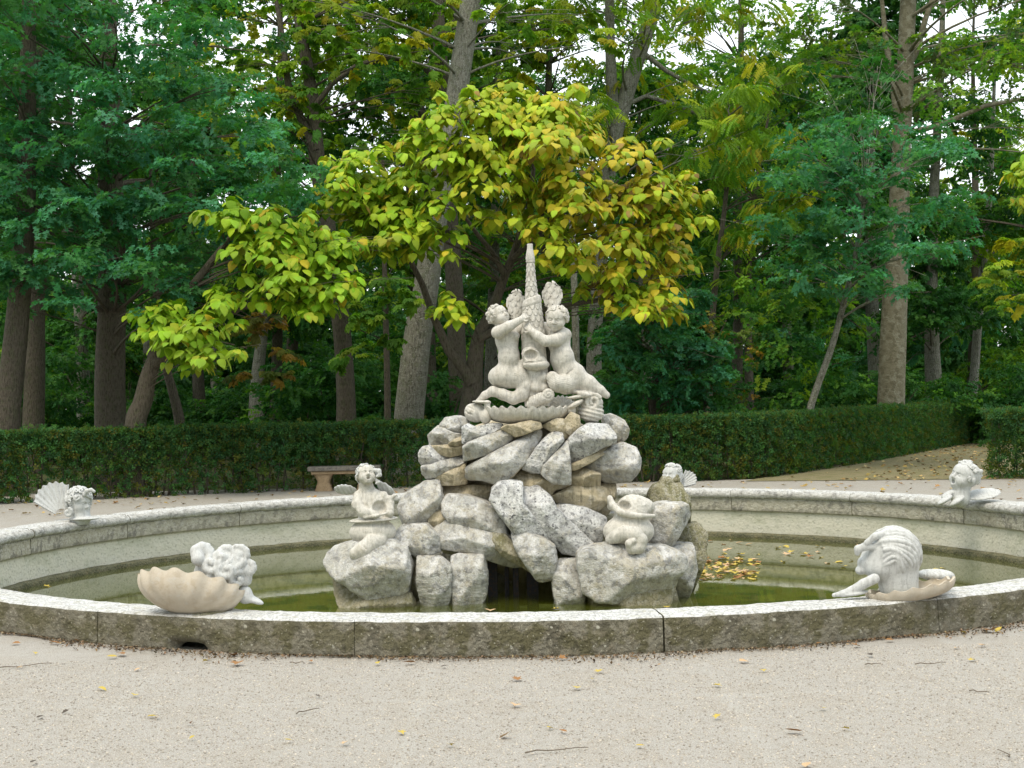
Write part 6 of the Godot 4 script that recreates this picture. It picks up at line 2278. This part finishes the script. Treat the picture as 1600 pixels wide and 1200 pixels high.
func upper_canopy(mid: Array, warm: Array) -> void:   # tall trees whose crowns meet over the top of the view
	var labels := ["tall tree behind the forked dark tree, its thin yellow-green crown at the top edge", "tall tree behind the pale leaning trunk, its green crown at the top edge", "tall tree straight behind the yellowing catalpa, its light crown at the top edge", "tall tree left of the plane tree, its airy green crown at the top edge"]
	for i in 4:
		var px: float = [430.0, 640.0, 850.0, 1150.0][i]
		var t := tree_at(labels[i], "tall_tree", M.dark_bark, 41.0 + i, [px, 650, 18, px + 4, 480, 16, px + 2, 300, 14, px + 8, 100, 10, px + 6, -120, 6], 60 + i)
		crown(t, "oval", "leaf", random_pads(px - 150.0, px + 150.0, -110, 210, 70, 58, 26, 270 + i), 41.0 + i, 0.46, 0.75, warm + mid, 280 + i, 0.3, 1.4)
		seal(t, "oval", "leaf", M.dark_bark)


func build_wood(deep: Array, mid: Array, warm: Array, blue: Array) -> void:   # the wood behind
	var r := RandomNumberGenerator.new()
	r.seed = 909
	var kinds := ["oval", "maple", "chestnut"]
	for q in kinds:
		if not sprays.has(q):
			sprays[q] = spray(q, q.length() * 13 + 5)
	# undergrowth between the trunks, taller at the back where it closes the view
	for i in 96:
		var back := i >= 44
		var depth := r.randf_range(34.0, 48.0) if not back else r.randf_range(58.0, 86.0)
		var px := lerpf(-120.0, 1720.0, ((i if not back else i - 44) + r.randf() * 0.8) / (44.0 if not back else 52.0))
		var tall := r.randf_range(1.3, 3.0) if not back else r.randf_range(6.0, 9.5)
		var foot := at(px, 640, EYE.z - depth)
		foot.y = 0.0
		var t := Tree3.new()
		t.root = thing("undergrowth_bush", foot, bush_label("tall far" if back else "low dark", beside(px), "far off" if back else "near the hedge"), "bush", "dark bushes in the wood")
		for j in 4:
			var e := Vector3(r.randfn() * 0.5, tall * r.randf_range(0.6, 0.9), r.randfn() * 0.4)
			t.trunk.tube(PackedVector3Array([Vector3(0, -0.05, 0), e * 0.5 + Vector3(0, 0.2, 0), e]), PackedFloat32Array([0.03, 0.02, 0.006]), 5)
		var wide := 0.8 if not back else 1.5
		for j in (8 if not back else 20):
			clump(t, Vector3(r.randfn() * wide, tall * r.randf_range(0.06, 0.9), r.randfn() * wide * 0.7), Vector3(wide, 0.55 * wide, wide * 0.8), 44, 0.32 if not back else 0.50, deep + ([mid[0]] if r.randf() < 0.4 else []), r, 0.3)
		part("stems", t.trunk.mesh(), t.root, M.dark_bark)
		scatter("foliage", sprays[kinds[i % 2]], M.leaf, t.where, t.cols, t.root)
	# rows of trees, thicker and taller towards the back
	var row := 0
	for spec in [[42.0, 11], [54.0, 13], [70.0, 16]]:
		for i in spec[1]:
			var depth: float = spec[0] + r.randf_range(-3.5, 3.5)
			var span: float = 1.0
			var px := lerpf(-160.0, 1760.0, (i + 0.5 + r.randf_range(-0.35, 0.35)) / spec[1])
			var foot := at(px, 640, EYE.z - depth)
			foot.y = 0.0
			var tall := r.randf_range(13.0, 19.0)
			# the wood is thinner where the photograph shows sky between the boughs
			var open := 0.35 * exp(-pow((px - 1120.0) / 110.0, 2.0)) + 0.7 * exp(-pow((px - 1590.0) / 40.0, 2.0)) + 0.8 * exp(-pow((px - 570.0) / 70.0, 2.0)) + 0.8 * exp(-pow((px - 410.0) / 40.0, 2.0)) + 0.6 * exp(-pow((px - 960.0) / 70.0, 2.0))
			tall *= 1.0 - 0.48 * clampf(open, 0.0, 1.0)
			var t := Tree3.new()
			t.root = thing("forest_tree", foot, "forest tree %s, %s, %s" % [beside(px), ["front", "second", "deepest"][row] + " line of the wood", ["slender", "stout", "leaning"][i % 3] + " trunk"], "tree", "trees of the wood behind")
			var lean := Vector3(r.randfn() * 0.6, 0, r.randfn() * 0.5)
			var r0 := r.randf_range(0.14, 0.30)
			for j in 13:
				var f := j / 12.0
				t.path.append(Vector3(0, tall * 0.92 * f - 0.1, 0) + lean * f * f + Vector3(sin(f * 7.0 + i) * 0.08, 0, 0))
				t.radii.append(r0 * (1.0 - 0.85 * f))
			t.trunk.tube(t.path, t.radii, 10, 0.05, i, 0.3)
			part("trunk", t.trunk.mesh(), t.root, M.dark_bark if r.randf() < 0.7 else M.grey_bark)
			t.trunk = Shape.new()
			var tone: Array = [deep, mid, deep + mid, warm + mid, deep + blue][r.randi() % 5]
			if px < 500.0:
				tone = deep if r.randf() < 0.7 else deep + mid
			var low := r.randf_range(1.6, 3.4) if depth > 44.0 else r.randf_range(2.6, 4.6)
			var size := 0.42 + 0.006 * (depth - 40.0)
			var n := 26
			for j in n:
				var f := r.randf()
				var y := lerpf(low, tall, f)
				var wide := (2.6 + 1.2 * sin(f * PI)) * (1.0 - 0.55 * f)
				var c := Vector3(r.randfn() * 0.6 * wide, y, r.randfn() * 0.5 * wide) + lean * f * f
				branch(t, c, r)
				clump(t, c, Vector3(1.25, 0.6, 1.1), int(58.0 * (1.0 - 0.5 * open)), size, tone, r, 0.3)
			part("limbs", t.trunk.mesh(), t.root, M.dark_bark)
			scatter("crown", sprays[kinds[(i + row) % 3]], M.leaf, t.where, t.cols, t.root)
		row += 1


# ---------------------------------------------------------------- leaves on the ground and on the water
func build_litter() -> void:
	var r := RandomNumberGenerator.new()
	r.seed = 555
	var blades := []
	for i in 4:
		var s := Shape.new()
		leaf_blade(s, Vector3(0, 0, -0.5), Vector3(0, 0, 1), Vector3.UP, 1.0, [0.55, 0.8, 0.62, 0.95][i], [0, 2, 0, 2][i], [-0.10, 0.10, 0.14, -0.08][i])
		blades.append(s.mesh())
	var tones := {"yellow": Color(0.50, 0.38, 0.08), "brown": Color(0.30, 0.155, 0.06), "tan": Color(0.55, 0.38, 0.22), "dark": Color(0.09, 0.075, 0.06)}
	for q in tones:
		var m: StandardMaterial3D = (M.dry_leaf as StandardMaterial3D).duplicate()
		m.resource_name = "fallen_" + q
		m.albedo_color = (tones[q] as Color).linear_to_srgb()
		M["fallen_" + q] = m
	var put := func(p: Vector3, size: float, tone: String, label: String, group: String, tip: float) -> void:
		var o := part("fallen_leaf", blades[r.randi() % 4], null, M["fallen_" + tone])
		o.transform = Transform3D(Basis(Vector3.UP, r.randf() * TAU) * Basis.from_euler(Vector3(r.randfn() * tip, 0, r.randfn() * tip)).scaled(Vector3.ONE * size), p)
		tag(o, label, "leaf", group)
	# traced ones on the gravel
	var seen_at := [[365, 1022, "brown", 0.10], [320, 1032, "yellow", 0.05], [370, 1037, "brown", 0.10], [590, 1036, "yellow", 0.07], [640, 1035, "brown", 0.09], [485, 1032, "brown", 0.06], [160, 1075, "yellow", 0.07], [210, 1086, "yellow", 0.05], [237, 1118, "yellow", 0.06], [245, 1120, "tan", 0.05], [55, 1020, "yellow", 0.05], [30, 1042, "tan", 0.05], [300, 1152, "yellow", 0.045], [297, 1129, "brown", 0.045], [450, 1156, "yellow", 0.045], [540, 1160, "tan", 0.045], [628, 1144, "yellow", 0.055], [704, 1163, "yellow", 0.05], [790, 1149, "tan", 0.09], [860, 1136, "yellow", 0.05], [880, 1142, "brown", 0.05], [900, 1074, "yellow", 0.06], [937, 1048, "yellow", 0.06], [926, 1061, "yellow", 0.05], [806, 1060, "brown", 0.07], [805, 1102, "tan", 0.07], [1163, 1032, "tan", 0.09], [1193, 1047, "yellow", 0.05], [1122, 1070, "yellow", 0.06], [1120, 1120, "yellow", 0.05], [1285, 1106, "yellow", 0.05], [1320, 1137, "yellow", 0.05], [1240, 1142, "brown", 0.10], [1260, 1196, "tan", 0.09], [1000, 1165, "yellow", 0.05], [1340, 1008, "brown", 0.07], [1520, 1030, "yellow", 0.06], [1535, 1008, "tan", 0.08], [1545, 985, "brown", 0.11], [1560, 984, "yellow", 0.08], [1505, 987, "yellow", 0.06], [1495, 1011, "tan", 0.06], [1450, 1060, "yellow", 0.04], [1390, 1000, "brown", 0.08], [85, 1004, "brown", 0.09], [190, 1022, "brown", 0.11], [175, 1026, "yellow", 0.08], [25, 1004, "brown", 0.08], [120, 1000, "brown", 0.06], [215, 1045, "tan", 0.06], [880, 1028, "brown", 0.06], [695, 1040, "dark", 0.05], [495, 1087, "dark", 0.04], [102, 1111, "dark", 0.05], [62, 1120, "dark", 0.045], [52, 1190, "dark", 0.045], [1360, 1023, "dark", 0.07], [1280, 1005, "brown", 0.06]]
	for q in seen_at:
		var d: Vector3 = at(q[0], q[1], 0.0) - EYE
		var p := EYE + d * (-(EYE.y - 0.016) / d.y)
		put.call(p, q[3] * 0.9, q[2], "%s fallen leaf lying on the pale gravel in front of the basin" % {"yellow": "small yellow", "brown": "curled brown", "tan": "pale tan", "dark": "tiny dark"}[q[2]], "%s leaves on the near gravel" % q[2], 0.18)
	# on the water: a raft by the right of the rockwork, single ones elsewhere
	for i in 190:
		var px := 1056.0 + 130.0 * pow(r.randf(), 1.3)
		var py := 872.0 + 34.0 * r.randf()
		if i > 150:
			px = r.randf_range(1070.0, 1360.0)
			py = r.randf_range(838.0, 880.0)
		var d: Vector3 = at(px, py, 0.0) - EYE
		var p := EYE + d * ((WATER + 0.006 - EYE.y) / d.y)
		if Vector2(p.x, p.z).length() > 5.5 or Vector2(p.x, p.z).length() < 1.25:
			continue
		var tn: String = ["yellow", "yellow", "tan", "brown"][r.randi() % 4]
		put.call(p, r.randf_range(0.07, 0.14), tn, "%s fallen leaf afloat in the raft of leaves right of the rockwork" % tn, "%s leaves floating right of the rockwork" % tn, 0.06)
	for i in 46:
		var an := r.randf_range(-2.9, 2.9)
		var rad := r.randf_range(3.8, 5.6)
		var p := Vector3(-sin(an) * rad, WATER + 0.006, -cos(an) * rad)
		if i < 12:
			p = Vector3(r.randf_range(-1.7, 1.5), WATER + 0.006, r.randf_range(1.3, 1.9))
		var tn: String = ["yellow", "tan"][r.randi() % 2]
		put.call(p, r.randf_range(0.06, 0.11), tn, "single %s leaf floating on the green water of the basin" % tn, "single %s leaves on the water" % tn, 0.05)
	# leaf litter of the path and the far gravel, and small stones near by
	var where: Array[Transform3D] = []
	var cols := PackedColorArray()
	for i in 1000:
		var t := r.randf()
		var p := Vector3(lerpf(6.8, 12.4, t) + r.randfn() * 1.0, 0.02, lerpf(-10.0, -24.0, t))
		if i < 500:
			p = Vector3(r.randf_range(-9.0, 9.0), 0.02, r.randf_range(-10.5, -5.0))
			if Vector2(p.x, p.z).length() < 6.4:
				continue
		where.append(Transform3D(Basis(Vector3.UP, r.randf() * TAU) * Basis.from_euler(Vector3(r.randfn() * 0.2, 0, r.randfn() * 0.2)).scaled(Vector3.ONE * r.randf_range(0.05, 0.12)), p))
		cols.append(pick(r, [Color(0.42, 0.30, 0.09), Color(0.30, 0.18, 0.07), Color(0.50, 0.36, 0.16), Color(0.22, 0.16, 0.07)]))
	var lit := scatter("leaf_litter", blades[1], M.dry_leaf, where, cols, null)
	tag(lit, "scattered dry leaves on the path and the far gravel", "leaf litter")
	var st := Shape.new()
	st.v = ball_dirs.slice(0, 42)
	var keep := PackedInt32Array()
	var small := SphereMesh.new()
	small.radial_segments = 7
	small.rings = 4
	small.radius = 0.5
	small.height = 0.7
	where.clear()
	cols.clear()
	var lie := rough(77, 0.8, 2)
	for i in 60000:
		var z := lerpf(6.0, 9.6, r.randf())
		var x := r.randf_range(-4.2, 4.0)
		if Vector2(x, z).length() < RO + 0.02:
			continue
		var s := 0.005 + 0.009 * pow(r.randf(), 3.0)
		where.append(Transform3D(Basis.from_euler(Vector3(r.randf() * 6.0, r.randf() * 6.0, r.randf() * 6.0)).scaled(Vector3(s, s * 0.8, s * 1.2)), Vector3(x, 0.001 + 0.004 * lie.get_noise_2d(x, z), z)))
		var k := r.randf_range(0.26, 0.60)
		cols.append(Color(k, k * 0.90, k * 0.76))
	tag(scatter("pebbles", small, M.pebble, where, cols, null), "tiny pebbles strewn over the near gravel", "pebbles")
	# crumbs of soil and leaf gathered at the foot of the wall
	where.clear()
	cols.clear()
	for i in 5200:
		var an := r.randf_range(-0.85, 0.85)
		var rad := RO + 0.02 + 0.16 * absf(r.randfn()) * (0.5 + 0.5 * sin(an * 9.0 + 1.0) * sin(an * 23.0))
		where.append(Transform3D(Basis.from_euler(Vector3(r.randfn() * 0.5, r.randf() * TAU, r.randfn() * 0.5)).scaled(Vector3.ONE * r.randf_range(0.008, 0.030)), Vector3(sin(an) * rad, 0.010, cos(an) * rad)))
		cols.append(pick(r, [Color(0.12, 0.09, 0.06), Color(0.20, 0.13, 0.07), Color(0.08, 0.065, 0.045), Color(0.30, 0.22, 0.14)]))
	tag(scatter("leaf_crumbs", blades[0], M.dry_leaf, where, cols, null), "crumbled leaves and soil gathered along the foot of the near basin wall", "leaf litter")
	# twigs
	for q in [[35, 1040, 0.35, 0.5], [465, 1035, 0.10, -0.3], [1455, 1036, 0.20, 0.25], [1570, 1176, 0.14, 1.6], [870, 1171, 0.30, 0.3], [480, 1110, 0.16, 0.9], [1365, 1037, 0.10, 0.0], [1530, 1080, 0.10, -0.4]]:
		var d: Vector3 = at(q[0], q[1], 0.0) - EYE
		var p := EYE + d * (-(EYE.y - 0.014) / d.y)
		var s := Shape.new()
		var pts := PackedVector3Array()
		var rad := PackedFloat32Array()
		for j in 6:
			var f := j / 5.0 - 0.5
			pts.append(Vector3(f * q[2], 0.004 * sin(j * 2.1), 0.012 * sin(j * 1.3 + q[0])))
			rad.append(0.0035 * (1.0 - 0.1 * j))
		s.tube(pts, rad, 5)
		var o := part("twig", s.mesh(), null, M.twig)
		o.transform = Transform3D(Basis(Vector3.UP, q[3]), p)
		tag(o, "thin dry twig lying on the pale gravel in front of the basin", "twig", "twigs on the gravel")
